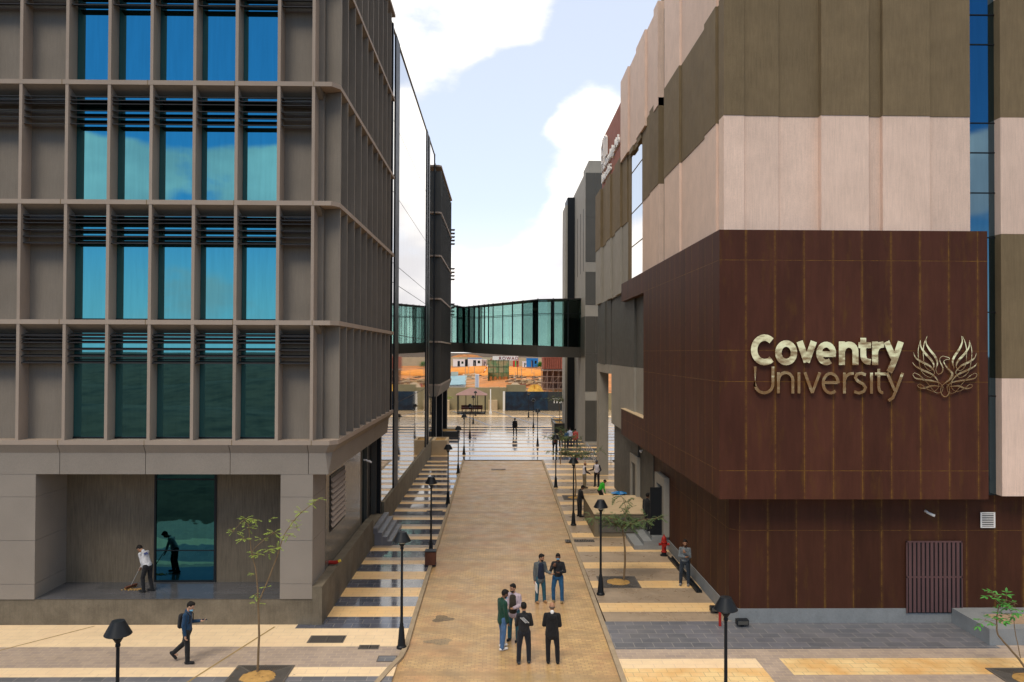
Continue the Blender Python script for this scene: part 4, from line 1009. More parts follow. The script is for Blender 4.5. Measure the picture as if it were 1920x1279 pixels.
# lower-left sapling
sapling('thin sapling with sparse yellow green leaves in the lower left grate', (-6.71, 22.5, 0),
 [([(0, 0, 0), (.03, 0, 1.0), (.0, 0, 1.9), (-.03, 0, 2.45), (-.08, 0, 2.9), (-.22, 0, 3.5), (-.30, 0, 4.25)], .035, .010),
  ([(0, 0, 1.98), (.22, .05, 2.5), (.52, .05, 3.3), (.70, .08, 3.85), (1.05, .05, 4.35), (1.35, 0, 4.62), (1.68, 0, 4.85)], .022, .006),
  ([(-.20, 0, 3.35), (-.05, -.05, 3.55), (.25, -.05, 3.80), (.45, 0, 3.95)], .010, .005),
  ([(-.27, 0, 4.1), (-.45, 0, 4.25), (-.70, .05, 4.0), (-.85, .05, 4.05)], .007, .004)],
 [(-.38, 0, 4.30, .18, 7), (-.12, 0, 4.30, .15, 6), (-.40, 0, 3.75, .15, 6), (-.72, .05, 3.95, .14, 4), (-.3, 0, 4.05, .12, 4), (.12, 0, 3.72, .12, 3), (.42, 0, 3.92, .14, 6), (.30, -.05, 3.45, .16, 7), (.52, .05, 3.5, .12, 5), (-.10, 0, 3.3, .18, 6), (.0, 0, 3.3, .12, 3),
  (.85, 0, 3.85, .18, 6), (1.05, .03, 4.05, .15, 4), (.92, .05, 4.25, .14, 5), (1.18, 0, 4.5, .14, 6), (1.45, 0, 4.75, .14, 5), (1.65, 0, 4.85, .1, 4), (-.12, 0, 2.75, .14, 3), (-.08, 0, 2.2, .12, 3), (-.02, 0, 1.95, .1, 2), (.25, 0, 2.4, .08, 1), (.3, 0, 4.3, .05, 1)],
 M['leaf_y'], .15, .40, 3, pairs=4)
# right pavement sapling
def broad(label, base, h, seed, sc=1., leafm=None):
    rn = random.Random(seed); br = [([(0, 0, 0), (.06*sc, 0, .8), (.02, 0, 1.6), (-.05, 0, h*.62)], .045, .03)]
    cl = []
    top = Vector((-.05, 0, h*.62))
    dirs = [(-1.15, .2, .35), (-.7, -.4, .55), (.75, .1, .30), (1.35, -.1, .42), (.35, .5, .6), (-.3, .6, .35), (.3, -.6, .3)]
    for i, d in enumerate(dirs):
        e = top+Vector(d)*sc; m_ = top+Vector(d)*sc*.5+Vector((0, 0, .12)); br.append(([tuple(top), tuple(m_), tuple(e)], .018, .006))
        for f in (.45, .7, 1.0):
            q = top+(e-top)*f+Vector((rn.uniform(-.1, .1), rn.uniform(-.1, .1), .05)); cl.append((q.x, q.y, q.z, .30*sc, 9))
    br.append(([tuple(top), (.1, 0, h*.8), (.0, 0, h*.95), (-.15, 0, h*1.02)], .014, .005))
    cl += [(-.1, 0, h*1.0, .25, 4), (.1, .1, h*.93, .25, 4), (-.35, 0, h*.97, .2, 3), (.35, 0, h*.97, .2, 3), (0, 0, h*.85, .2, 2)]
    return sapling(label, base, br, cl, leafm or M['leaf_d'], .26, .34, seed, pairs=6)
broad('feathery dark green sapling in the grate beside the right kerb lamp', (4.94, 31.4, 0), 3.35, 11)
broad('second feathery sapling up the right pavement behind a lamp post', (4.75, 49.5, 0), 3.9, 12, 1.15)
broad('third sapling far up the right pavement by the walking group', (5.0, 64.5, 0), 3.0, 13, .9)
broad('tall thin tree rising from the far right planter under the walkway', (7.0, 92.0, .8), 4.0, 14, 1.1)
broad('pale green young tree far left before the beige site wall', (-8.1, 118, 0), 3.2, 15, 1.0, M['leaf_y'])
# green tie on the staked trunk
sapling('young tree with broad glossy leaves leaning in at the lower right corner', (14.75, 21.9, 0),
 [([(0, 0, 0), (-.25, 0, .45), (-.62, .1, .92), (-.86, .1, 1.22), (-.90, .1, 1.5), (-.88, .1, 1.8), (-.82, .1, 2.05)], .035, .010), ([(-.90, .1, 1.48), (-1.1, .1, 1.58), (-1.25, .1, 1.62)], .010, .005), ([(-.82, .1, 2.05), (-.95, .1, 2.2), (-.9, .1, 2.35)], .008, .004), ([(-.3, 0, .6), (-.38, .1, 1.3), (-.45, .1, 1.75), (-.62, .1, 2.0)], .014, .006), ([(-.82, .1, 2.0), (-.6, .1, 2.15), (-.3, .1, 2.05)], .008, .005)],
 [(-1.22, .1, 1.62, .12, 3), (-1.05, .1, 1.6, .12, 2), (-.92, .1, 2.3, .14, 3), (-.8, .1, 2.1, .14, 3), (-.62, .1, 2.15, .12, 3), (-.4, .1, 2.05, .16, 3), (-.62, .1, 1.8, .15, 3), (-.8, .1, 1.75, .12, 2), (-.3, .1, 1.9, .12, 3)],
 M['leaf_g'], .22, .75, 21, pairs=2)

# ================================================================== FAR SITE
def siteY(y, x=0): return site_h(x, y)
t = thing('site_wall', 'beige rendered boundary wall across the end of the plaza', 'wall', (-2, 126, 0))
MB().box(-26, 1.2, 126, 126.3, 0, 3.45).box(1.2, 4.3, 126.3, 126.6, 0, 3.9).box(4.3, 30, 126.3, 126.6, 0, 2.6).build('wall', mat('beige_render', (.30, .255, .15), .9, var=.12, vs=.5, streak=.15), t)
for x, y in ((-8.4, 124), (-.9, 125)): MB().box(x-.7, x+.7, y, y+1.6, 0, 1.5).build('buttress', M['sandcap'], t)
t = thing('billboard', 'long dark hoarding with night picture and white TKH lettering', 'billboard', (5.5, 123.4, 0))
MB().box(1.0, 12.2, 123.4, 123.6, 0, 2.95).build('board', plain('hoarding_charcoal', (.03, .033, .035), .5), t)
m_, tt_, bb_ = new_mat('hoarding_picture'); P = _pos(tt_)
c_ = _mix(tt_, _mr(tt_, _noise(tt_, .9, 5, .6, P), .4, .62, 0, 1), (.004, .008, .02), (.006, .03, .065)); c_ = _mix(tt_, _mr(tt_, _noise(tt_, 2.2, 4, .6, P), .6, .72, 0, .7), c_, (.04, .12, .13))
tt_.links.new(c_, bb_.inputs['Base Color']); bb_.inputs['Roughness'].default_value = .4
MB().box(1.05, 7.6, 123.37, 123.395, .1, 2.9).build('picture', m_, t)
o = text_part('TKH', 'lettering', M['white'], t, 1.0, (8.3-5.5, -.05, 1.2), (1, 0, 0), (0, 0, 1), .04, .02)
text_part('E', 'lettering', M['white'], t, 1.0, (max(v.co.x for v in o.data.vertices)+.35, -.05, 1.2), (1, 0, 0), (0, 0, 1), .04, .02)
b = MB(); ribbon(b, arc(6.3, -2.25, .33, .30, 20, 300, 14), [.07]*15, .02, y=123.36, gap=0); b.build('emblem', M['white'], t)
t = thing('white_post', 'white post at the left end of the dark hoarding', 'post', (.8, 122.8, 0)); MB().box(-.16, .16, -.1, .1, 0, 3.0).build('post', M['white'], t, world=False)
t = thing('white_mast', 'thin white mast standing beside the gazebo', 'mast', (-1.2, 117, 0)); MB().lathe([(.22, 0), (.2, .3), (.1, .5), (.07, 3.6), (.06, 3.62)], k=12).build('mast', M['white'], t, True, False)
# gazebo
t = thing('gazebo', 'dark framed gazebo with a mauve pyramid roof in the far plaza', 'gazebo', (-4.0, 118, 0))
for x in (-2.0, 2.0):
    for y in (-1.6, 1.6): MB().box(x-.06, x+.06, y-.06, y+.06, 0, 2.75).build('post', M['blackmetal'], t, world=False)
for y in (-1.6, 1.6):
    MB().box(-.9, -.84, y-.03, y+.03, .1, 2.75).box(.84, .9, y-.03, y+.03, .1, 2.75).build('bar', M['blackmetal'], t, world=False)
MB().loft([[(-2.3, -1.9, 2.72), (2.3, -1.9, 2.72), (2.3, 1.9, 2.72), (-2.3, 1.9, 2.72)], [(-2.3, -1.9, 2.78), (2.3, -1.9, 2.78), (2.3, 1.9, 2.78), (-2.3, 1.9, 2.78)], [(-.25, -.2, 3.75), (.25, -.2, 3.75), (.25, .2, 3.75), (-.25, .2, 3.75)]]).build('roof', mat('mauve_canvas', (.24, .15, .14), .9), t, world=False)
MB().box(-2, 2, -1.6, 1.6, 0, .15).build('floor', M['blackmetal'], t, world=False)
MB().box(-1.6, 1.6, .9, 1.3, .5, .56).box(-1.6, 1.6, 1.3, 1.36, .56, 1.1).box(-1.5, -1.4, .9, 1.3, .15, .5).box(1.4, 1.5, .9, 1.3, .15, .5).box(-1.4, 1.4, -.3, .3, .75, .8).box(-.1, .1, -.1, .1, .15, .75).build('bench', mat('dark_timber', (.09, .03, .02), .6), t, world=False)
# bollards in the far plaza
bp = thing('bollard', 'slim dark bollard at the left of the far plaza, nearer one', 'bollard', (-7.1, 106, 0), 0, 'bollards at the left of the plaza')
MB().lathe([(.12, 0), (.12, 1.0), (.08, 1.05)], k=12).build('post', M['blackmetal'], bp, True, False)
copy_thing(bp, (-7.6, 112, 0), 0, 'slim dark bollard at the left of the far plaza, farther one')
t = thing('traffic_barrier', 'small red and white barrier at the left plaza edge', 'barrier', (-7.6, 100, 0))
MB().box(-.25, .25, -.15, .15, 0, .45).build('base', M['white'], t, world=False, bevel=.03); MB().box(-.2, .2, -.12, .12, .452, .8).build('top', M['red'], t, world=False)

def cabin(x, y, w, d, h, label, mw, mr, door=None, z=None):
    z = siteY(y, x)-.1 if z is None else z
    t = thing('site_cabin', label, 'cabin', (x, y, z))
    MB().box(-w/2, w/2, 0, d, 0, h).build('wall', mw, t, world=False)
    MB().box(-w/2-.1, w/2+.1, -.1, d+.1, h, h+.18).build('roof', mr, t, world=False)
    MB().box(-w*.12, w*.08, -.04, -.005, .1, h*.8).build('door', door or M['blackmetal'], t, world=False)
    MB().box(w*.2, w*.38, -.03, -.005, h*.4, h*.75).build('window', M['glassG'], t, world=False)
    return t
blue = mat('blue_sheet_metal', (.02, .19, .52), .5); dw = M['white']
cabin(-14.8, 296, 4.4, 3, 2.6, 'white site cabin left of the dark opening on the orange terrace', dw, dw)
cabin(-8.9, 296, 5.2, 3, 3.0, 'white site cabin with bright blue roof edge on the orange terrace', dw, blue)
cabin(-5.4, 297.5, 1.4, 3, 2.5, 'narrow pinkish white cabin right of the blue roofed cabin', mat('pinkish_white', (.6, .48, .46), .7), dw)
cabin(12.2, 290, 4.2, 3, 3.1, 'bright blue site cabin on the upper terrace at right', blue, blue, door=plain('navy', (.01, .03, .1), .5))
cabin(9.4, 291, 1.5, 2, 1.9, 'small white cabin left of the bright blue cabin', dw, dw)
cabin(6.2, 292, 2.1, 2, 2.8, 'red framed kiosk with green screen on the upper terrace', mat('red_kiosk', (.45, .04, .03), .6), M['red'], door=plain('green_screen', (.02, .5, .1), .5))
t = thing('dark_gateway', 'black gateway between two white cabins on the terrace', 'gateway', (-12.2, 297, siteY(297, -12))); MB().box(-1, 1, 0, 1, 0, 2.6).build('gate', M['blackmetal'], t, world=False)
t = thing('yard_wall', 'long low beige wall behind the site cabins', 'wall', (0, 302, siteY(302)-.3)); MB().box(-40, 60, 0, .4, 0, 3.6).build('wall', mat('yard_render', (.42, .36, .24), .9, var=.15), t, world=False)
# dirt mound
def mound(x, y, rx, ry, h, label, m_, seed=1):
    rn = random.Random(seed); b = MB(); rings = []; z = siteY(y, x)-.3; K_ = 28
    ph = [rn.uniform(0, 6) for _ in range(4)]
    for q in range(8):
        f = q/7; r = cos(f*pi/2)**.75
        rings.append([(rx*(r+.02)*cos(a)*(1+.15*sin(3*a+ph[0])+.08*sin(7*a+ph[1])), ry*(r+.02)*sin(a)*(1+.15*sin(2*a+ph[2])), h*sin(f*pi/2)*(1+.12*sin(5*a+ph[3]+f*3))) for a in [2*pi*i/K_ for i in range(K_)]])
    t = tag(b.loft(rings).build('dirt_mound', m_, None, True), label, 'mound'); t.location = (x, y, z); return t
M['orange'] = mat('orange_sand', (.58, .23, .05), .95, var=.25, vs=.8, bump=.5, bs=4)
mound(-13.5, 330, 9.5, 6, 4.2, 'orange dirt mound behind the white cabins', M['earth'], 1)
mound(-3, 262, 16, 10, 2.2, 'long low orange spoil bank below the terrace at left', M['orange'], 2)
mound(8, 235, 12, 7, 1.6, 'low orange spoil bank behind the netted frame', M['orange'], 5)
mound(6.3, 139, 1.9, 1.5, 3.3, 'bright yellow sand heap showing above the beige wall', mat('yellow_sand', (.55, .31, .06), .95, var=.35, vs=1.5, bump=.6, bs=4), 3)
# netted frame with banner
t = thing('netted_scaffold', 'boxy steel frame wrapped in green debris netting', 'scaffold', (0, 200, siteY(200)-.2))
m_, tt_, bb_ = new_mat('debris_net'); P = _pos(tt_); bb_.inputs['Roughness'].default_value = .9
tt_.links.new(_mix(tt_, _mr(tt_, _noise(tt_, .7, 5, .6, P), .42, .6, 0, 1), (.32, .27, .14), (.12, .22, .10)), bb_.inputs['Base Color'])
MB().box(-2.7, 2.5, 0, .05, 2.0, 5.0).box(-2.7, -2.65, 0, 4, 0, 5.0).box(2.45, 2.5, 0, 4, 0, 5.0).box(-2.7, 2.5, 3.95, 4, 0, 5.0).build('net', m_, t, world=False)
b = MB()
for x in (-2.7, -1.4, -.1, 1.2, 2.5):
    b.tube([(x, -.08, 0), (x, -.08, 5.3)], .05, 6)
for z in (.1, 2.0, 3.5, 5.1): b.tube([(-2.8, -.1, z), (2.6, -.1, z)], .05, 6)
b.build('frame', mat('green_steel', (.05, .10, .05), .6), t, world=False)
b = MB()
for x in (-2.0, -.9, .3, 1.3, 1.9): b.lathe([(.38, 0), (.38, .95), (.3, 1.0)], x, .9, 12)
b.build('drums', mat('orange_drum', (.5, .18, .05), .6), t, world=False)
t = thing('site_banner', 'white banner with dark red ROWAD lettering above the netted frame', 'banner', (1.6, 206, 6.95))
MB().box(-3.2, 3.4, 0, .06, 0, 1.1).build('board', M['white'], t, world=False)
MB().tube([(-3, .1, -4.5), (-3, .1, 1)], .07, 6).build('post', M['darkpanel'], t, world=False); MB().tube([(3.2, .1, -4.5), (3.2, .1, 1)], .07, 6).build('post', M['darkpanel'], t, world=False)
text_part('ROWAD', 'lettering', mat('maroon_paint', (.22, .03, .04), .7), t, 1.15, (-1.6, -.05, .15), (1, 0, 0), (0, 0, 1), .04, .01, space=1.25)
# scaffolded building shell at the right
t = thing('scaffold', 'tangle of steel scaffold poles around red formwork at right', 'scaffold', (13.5, 172, 0))
b = MB()
rn = random.Random(4)
for i in range(9):
    for j in range(3):
        x = 9.2+i*1.15+rn.uniform(-.1, .1); y = 168+j*2.2; b.tube([(x, y, 0), (x+rn.uniform(-.1, .1), y, 5.6+rn.uniform(0, 1.2))], .045, 5)
for z in (1.3, 2.6, 3.9, 5.2):
    for j in range(3): b.tube([(9, 168+j*2.2, z), (19.2, 168+j*2.2, z)], .04, 5)
for i in range(8):
    b.tube([(9.2+i*1.15, 168, rn.choice([0, 1.3, 2.6])), (10.4+i*1.15, 168, rn.choice([3.9, 5.2]))], .035, 5)
b.build('poles', mat('rusty_steel', (.30, .22, .17), .7, .3), t)
b = MB()
for i in range(22): b.box(9.4+i*.46, 9.4+i*.46+.3, 167.9, 168.1, 5.6, 8.2+rn.uniform(-.15, .3))
b.box(9.4, 19.6, 168.2, 175, 5.5, 8.0)
b.build('formwork', mat('red_formwork', (.27, .09, .06), .85, var=.25, vs=2), t)
MB().box(9.4, 19.5, 168.3, 174.8, 5.1, 5.45).build('slab', M['greylight'], t)
MB().box(9.6, 19.5, 174.9, 175.2, 0, 5.1).build('rear_wall', mat('brown_block', (.14, .085, .06), .9), t)
# stacked timber, rubble and boxes behind the wall
def rubble(cx, cy, w, d, n, label, cols, seed, h=.7, z0=None):
    rn = random.Random(seed); b = MB(); z = siteY(cy, cx) if z0 is None else z0
    for i in range(n):
        x, y = rn.uniform(-w/2, w/2), rn.uniform(-d/2, d/2); a = rn.uniform(-.7, .7); L_ = rn.uniform(.5, 2.2); zz = rn.uniform(0, h)
        b.bar((x-L_/2*cos(a), y-L_/2*sin(a), zz), (x+L_/2*cos(a), y+L_/2*sin(a), zz+rn.uniform(-.3, .3)), rn.uniform(.12, .4), rn.uniform(.1, .35), rn.randrange(len(cols)))
    o = tag(b.build('timber_pile', cols), label, 'timber pile'); o['kind'] = 'stuff'; o.location = (cx, cy, z+.1)
wt = [mat('timber', (.50, .36, .20), .9), mat('pale_timber', (.66, .54, .38), .9), mat('old_timber', (.24, .17, .11), .9), mat('dull_brown', (.20, .13, .07), .9)]
rubble(6.8, 188, 9, 14, 150, 'scattered timber and formwork right of the netted frame', wt, 3)
rubble(0, 165, 12, 12, 60, 'dark timber lying on orange earth before the netted frame', [wt[2], wt[0]], 8, .4)
def crate(x, y, w, d, h, label, m_, name='steel_skip', cat_='skip'):
    t = thing(name, label, cat_, (x, y, siteY(y, x)))
    MB().box(-w/2, w/2, 0, .1, 0, h).box(-w/2, w/2, d-.1, d, 0, h).box(-w/2, -w/2+.1, .1, d-.1, 0, h).box(w/2-.1, w/2, .1, d-.1, 0, h).box(-w/2+.1, w/2-.1, .1, d-.1, 0, .1).build('sides', m_, t, world=False)
    b = MB(); [b.box(-w/2+w*k/5-.04, -w/2+w*k/5+.04, -.06, -.002, 0, h) for k in range(1, 5)]; b.build('rib', m_, t, world=False)
rubble(-2, 222, 26, 30, 90, 'loose planks and blocks strewn over the orange slope', wt+[M['darkpanel']], 18, .5)
rubble(8, 262, 22, 22, 90, 'piles of pale boards below the bright blue cabin', [wt[1], wt[0], M['greylight']], 28, .9)
rubble(3, 150, 9, 6, 80, 'rebar and boards heaped close behind the boundary wall', [wt[2], wt[0], M['darkpanel']], 38, 1.3)
rn = random.Random(77)
for i, (x, y) in enumerate(((-9.5, 250), (-6.5, 215), (3.8, 178), (5.2, 184), (7.9, 176), (-8.0, 190), (9.5, 228))):
    t = thing('site_pole', ['bare pole on the orange slope at left', 'leaning pole before the white cabins', 'pole right of the netted frame, nearest it', 'second pole right of the netted frame', 'tall pole before the red formwork', 'pole behind the pale blue shed', 'pole below the bright blue cabin'][i], 'pole', (x, y, siteY(y, x)-.1))
    MB().tube([(0, 0, 0), (rn.uniform(-.2, .2), 0, rn.uniform(3, 4.6))], .06, 6).build('pole', M['greylight'], t, world=False); MB().box(-.2, .2, -.2, .2, 0, .15).build('base', M['darkpanel'], t, world=False)
dr = mat('dark_red_steel', (.25, .025, .03), .6, var=.2)
crate(4.7, 162, 1.8, 2, 1.7, 'dark red steel skip on the orange earth, larger one', dr); crate(7.6, 166, 1.3, 2, 1.7, 'dark red steel skip on the orange earth, smaller one', dr)
t = thing('cable_drum', 'pale wooden cable drum showing over the beige wall', 'cable drum', (2.9, 140, 2.6))
for y in (-.4, .4):
    MB().tube([(0, y-.05, 0), (0, y+.05, 0)], 1.1, 28).build('flange', wt[1], t, False, False)
MB().tube([(0, -.35, 0), (0, .35, 0)], .55, 20).build('core', wt[2], t, False, False); MB().box(-1, 1, -.5, .5, -2.7, -1.1).build('cradle', wt[2], t, world=False)
lb_ = mat('pale_blue_sheet', (.22, .34, .40), .8)
t = thing('site_shed', 'pale blue and white shed roofs just behind the beige wall', 'shed', (-7.4, 138, 0))
MB().box(-1.6, 1.5, 0, 5, 0, 3.2).build('wall', mat('white_sheet', (.62, .64, .62), .6), t, world=False)
MB().loft([[(-1.7, y_, z_), (1.7, y_, z_+.15), (1.7, y_, z_+.27), (-1.7, y_, z_+.12)] for y_, z_ in ((-.3, 3.25), (5.2, 4.6))]).build('roof', lb_, t, world=False)
MB().box(-1.2, .1, 5.3, 5.5, 3.4, 5.5).build('rear_panel', mat('grey_sheet', (.42, .45, .40), .6), t, world=False)
t = thing('timber_stack', 'stack of pale timber frames beside the pale blue shed', 'timber stack', (-4.9, 139, .2))
b = MB()
for k in range(16): b.bar((-.9+.1*rn.uniform(-1, 1), 0, 2.2+.19*k), (1.0+.2*rn.uniform(-1, 1), .2, 2.3+.19*k+rn.uniform(-.2, .2)), .14, .09, k % 2)
b.box(.75, 1.45, -.1, .8, 0, 5.0, 2); b.box(-.9, .7, 0, .8, 0, 2.2, 0); b.box(.9, 1.0, -.13, -.101, .5, 4.9, 3); b.box(1.2, 1.3, -.13, -.101, .5, 4.9, 3)
b.build('frames', [wt[1], wt[0], M['white'], blue], t, world=False)
t = thing('crane_boom', 'thin red and white boom rising over the orange bank', 'boom', (-4.2, 240, 2))
b = MB()
for k in range(8): b.bar((-.8+.35*k, 0, .2+.62*k), (-.8+.35*(k+1), 0, .2+.62*(k+1)), .22, .22, k % 2)
b.build('boom', [M['white'], M['red']], t, world=False)
for i, (x, y, s_) in enumerate(((-2.2, 300, 1.2), (-3.2, 300, .9), (14.8, 284, 1.5))):
    rn2 = random.Random(i+40); b = MB()
    for k in range(160):
        d = Vector((rn2.gauss(0, 1), rn2.gauss(0, 1), abs(rn2.gauss(0, 1)))).normalized(); leaf(b, d*s_*rn2.uniform(.3, 1.1), d, Vector((0, 0, 1)), .5*s_, .3*s_)
    t = thing('shrub', ('small green shrub right of the blue roofed cabin', 'smaller green shrub beside the narrow cabin', 'green shrub right of the bright blue cabin')[i], 'shrub', (x, y, siteY(y, x)+.3)); b.build('foliage', M['leaf_g'], t, False, False); MB().tube([(0, 0, -.3), (0, 0, .4)], .06, 6).build('stem', M['bark'], t, False, False)
# ================================================================== PEOPLE
SKIN = {'tan': mat('skin_tan', (.36, .19, .115), .6, var=.06, grain=.02, bump=0), 'dark': mat('skin_dark', (.16, .08, .05), .6, var=.06, grain=.02, bump=0), 'light': mat('skin_light', (.48, .28, .19), .6, var=.06, grain=.02, bump=0)}
HAIR = mat('dark_hair', (.012, .010, .009), .75, var=.2, vs=30, bump=.3)
EYE = plain('eye_dark', (.01, .01, .01), .3); MASK = plain('face_mask', (.16, .42, .62), .8)
def remesh(b, name, m_, parent, vox, smooth=2):
    me = bpy.data.meshes.new(name); me.from_pydata([tuple(v) for v in b.v], [], b.f); o = bpy.data.objects.new(name, me); COL.objects.link(o)
    bm = bmesh.new(); bm.from_mesh(me); bmesh.ops.recalc_face_normals(bm, faces=bm.faces); bm.to_mesh(me); bm.free()
    r = o.modifiers.new('r', 'REMESH'); r.mode = 'VOXEL'; r.voxel_size = vox; r.use_smooth_shade = True
    if smooth: s_ = o.modifiers.new('s', 'SMOOTH'); s_.iterations = smooth; s_.factor = .5
    dg = bpy.context.evaluated_depsgraph_get(); me2 = bpy.data.meshes.new_from_object(o.evaluated_get(dg)); bpy.data.objects.remove(o); bpy.data.meshes.remove(me)
    me2.name = name; me2.materials.clear(); me2.materials.append(m_)
    me2.polygons.foreach_set('use_smooth', [True]*len(me2.polygons))
    q = bpy.data.objects.new(name, me2); COL.objects.link(q); q.parent = parent; return q
def V(*a): return Vector(a)
def person(label, loc, face, h=1.75, skin='tan', top=(.1, .1, .1), trousers=(.02, .02, .03), shoes=(.02, .02, .02), hair=True, lean=0., bow=.12, turn=0.,
           La=None, Ra=None, Ll=None, Rl=None, sleeve=1., jacket=False, mask=None, beard=False, inner=None, vest=False, bulk=1., far=False, cap=None, group=None, shoemat=None, crouch=0):
    """face: heading in degrees, 0 = looks away from the camera (+y), 90 = looks left (-x), 180 = looks at the camera.
    arms: (upper-arm direction, forearm direction); legs: (thigh direction, shin direction), in body axes x = its right, y = forward"""
    t = thing('person', label, 'person', loc, radians(face), group)
    s = h/1.75; vox = .016 if far else .0105
    La = La or (V(-.12, .02, -1), V(-.04, .22, -1)); Ra = Ra or (V(.12, .02, -1), V(.04, .22, -1))
    Ll = Ll or (V(-.07, .03, -1), V(-.02, -.02, -1)); Rl = Rl or (V(.07, .03, -1), V(.02, -.02, -1))
    tl, sl = .43*s, .42*s
    def legpts(hip, d): a = hip+d[0].normalized()*tl; return a, a+d[1].normalized()*sl
    h0 = V(0, 0, 0); HL, HR = V(-.095*s, 0, 0), V(.095*s, 0, 0)
    lk, la_ = legpts(HL, Ll); rk, ra_ = legpts(HR, Rl)
    hz = -min(la_.z, ra_.z)+.075*s
    O = V(0, 0, hz); HL += O; HR += O; lk += O; la_ += O; rk += O; ra_ += O
    T = Matrix.Rotation(radians(-lean), 3, 'X')
    def tp(x, y, z): return O+T@V(x*s, y*s, z*s)
    Hd = Matrix.Rotation(radians(turn), 3, 'Z')@T@Matrix.Rotation(-bow, 3, 'X')
    neck = tp(0, -.005, .545); hc = neck+Hd@V(0, .035*s, .135*s)
    SL, SR = tp(-.168*bulk, -.005, .455), tp(.168*bulk, -.005, .455)
    ual, fal = .29*s, .26*s
    def armpts(sh, d): a = sh+(T@d[0].normalized())*ual; return a, a+(T@d[1].normalized())*fal
    le, lw_ = armpts(SL, La); re, rw = armpts(SR, Ra); X = T@V(1, 0, 0)
    def torso(b, e):
        b.capsule(tp(0, 0, .02), tp(0, .005, .20), (.108+e)*s, (.10+e)*s, 14, 1.38*bulk, X)
        b.capsule(tp(0, .005, .18), tp(0, .0, .40), (.102+e)*s, (.108+e)*s, 14, 1.42*bulk, X)
        b.capsule(tp(0, 0, .33), tp(0, -.005, .43), (.103+e)*s, (.07+e)*s, 14, 1.55*bulk, X); b.capsule(tp(0, -.01, .42), tp(0, -.01, .50), (.085+e)*s, (.045+e)*s, 12, 1.25, X)
        [b.capsule(tp(0, -.008, .475), q_, (.050+e)*s, (.046+e)*s, 10) for q_ in (SL, SR)]
    def arm(b, sh, el, wr, e, f=1.):
        b.capsule(sh, el, (.050+e)*s, (.040+e)*s, 10); w_ = el+(wr-el)*f; b.capsule(el, w_, (.042+e)*s, (.030+e*1.1)*s, 10)
    def leg(b, hip, kn, an, e):
        b.capsule(hip+V(0, 0, -.02), kn, (.090+e)*s, (.060+e)*s, 12); b.capsule(kn, an, (.060+e)*s, (.042+e*1.5)*s, 12)
    # body: one continuous surface
    b = MB(); torso(b, 0); b.capsule(tp(0, -.01, .48), neck+Hd@V(0, .02, .05)*s, .055*s, .052*s, 10)
    b.ellipsoid(hc+Hd@V(0, 0, .02)*s, (.077*s, .095*s, .112*s), Hd, 18, 12); b.ellipsoid(hc+Hd@V(0, .035, -.055)*s, (.056*s, .055*s, .058*s), Hd, 14, 9)
    b.capsule(hc+Hd@V(0, .088, .02)*s, hc+Hd@V(0, .112, -.022)*s, .010*s, .016*s, 8)
    b.capsule(hc+Hd@V(-.02, .086, -.062)*s, hc+Hd@V(.02, .086, -.062)*s, .009*s, .009*s, 6)
    b.capsule(hc+Hd@V(-.035, .082, .035)*s, hc+Hd@V(.035, .082, .035)*s, .010*s, .010*s, 6)
    for sg in (-1, 1): b.ellipsoid(hc+Hd@V(sg*.08, -.005, 0)*s, (.012*s, .022*s, .034*s), Hd, 8, 6)
    arm(b, SL, le, lw_, 0); arm(b, SR, re, rw, 0); leg(b, HL, lk, la_, 0); leg(b, HR, rk, ra_, 0)
    for sg, el, wr in ((-1, le, lw_), (1, re, rw)):
        d = (wr-el).normalized(); side = (X-d*X.dot(d)); side = side.normalized() if side.length > .1 else d.orthogonal().normalized()
        nrm = d.cross(side).normalized()
        b.capsule(wr, wr+d*.075*s, .024*s, .028*s, 10, 1.45, side)
        if not far:
            for k, (off, ln) in enumerate(((-.033, .068), (-.011, .080), (.011, .075), (.033, .058))):
                p0 = wr+(d*.09+side*off)*s; cur = (-nrm if sg > 0 else -nrm); p1 = p0+(d*.9+cur*.25*(1+.2*k)).normalized()*ln*.55*s; p2 = p1+(d*.6+cur*.7).normalized()*ln*.45*s
                b.capsule(p0, p1, .0125*s, .0115*s, 6); b.capsule(p1, p2, .0115*s, .0105*s, 6)
            p0 = wr+(d*.03-side*sg*.034)*s; p1 = p0+(d*.6-side*sg*.75).normalized()*.04*s; b.capsule(p0, p1, .0145*s, .013*s, 6); b.capsule(p1, p1+(d*.9-side*sg*.2).normalized()*.03*s, .013*s, .011*s, 6)
        else: b.capsule(wr+d*.07*s, wr+d*.14*s, .02*s, .014*s, 6, 1.4, side)
    for an, kn in ((la_, lk), (ra_, rk)): b.capsule(an, an+V(0, .12*s, -.045*s), .036*s, .03*s, 8)
    remesh(b, 'body', SKIN[skin], t, vox, 1)
    # clothes
    e = .020 if jacket else .013
    b = MB(); torso(b, e); 
    if jacket: b.capsule(tp(0, 0, -.11), tp(0, 0, .15), (.122+e)*s, (.10+e)*s, 14, 1.36*bulk, X)
    b.capsule(tp(0, -.008, .46), tp(0, -.012, .535), (.07)*s, (.060)*s, 12)
    if not vest: arm(b, SL, le, lw_, e, sleeve); arm(b, SR, re, rw, e, sleeve)
    remesh(b, 'vest' if vest else ('jacket' if jacket else 'shirt'), cloth(top), t, vox, 2)
    if vest:
        b = MB(); arm(b, SL, le, lw_, .011); arm(b, SR, re, rw, .011); b.capsule(SL, SR, .05*s, .05*s); remesh(b, 'sleeves', cloth((.02, .02, .03)), t, vox, 2)
    b = MB(); leg(b, HL, lk, la_, .014); leg(b, HR, rk, ra_, .014); b.capsule(O+V(0, 0, -.03), tp(0, 0, .08), .118*s, .112*s, 14, 1.35*bulk, X)
    remesh(b, 'trousers', cloth(trousers), t, vox, 2)
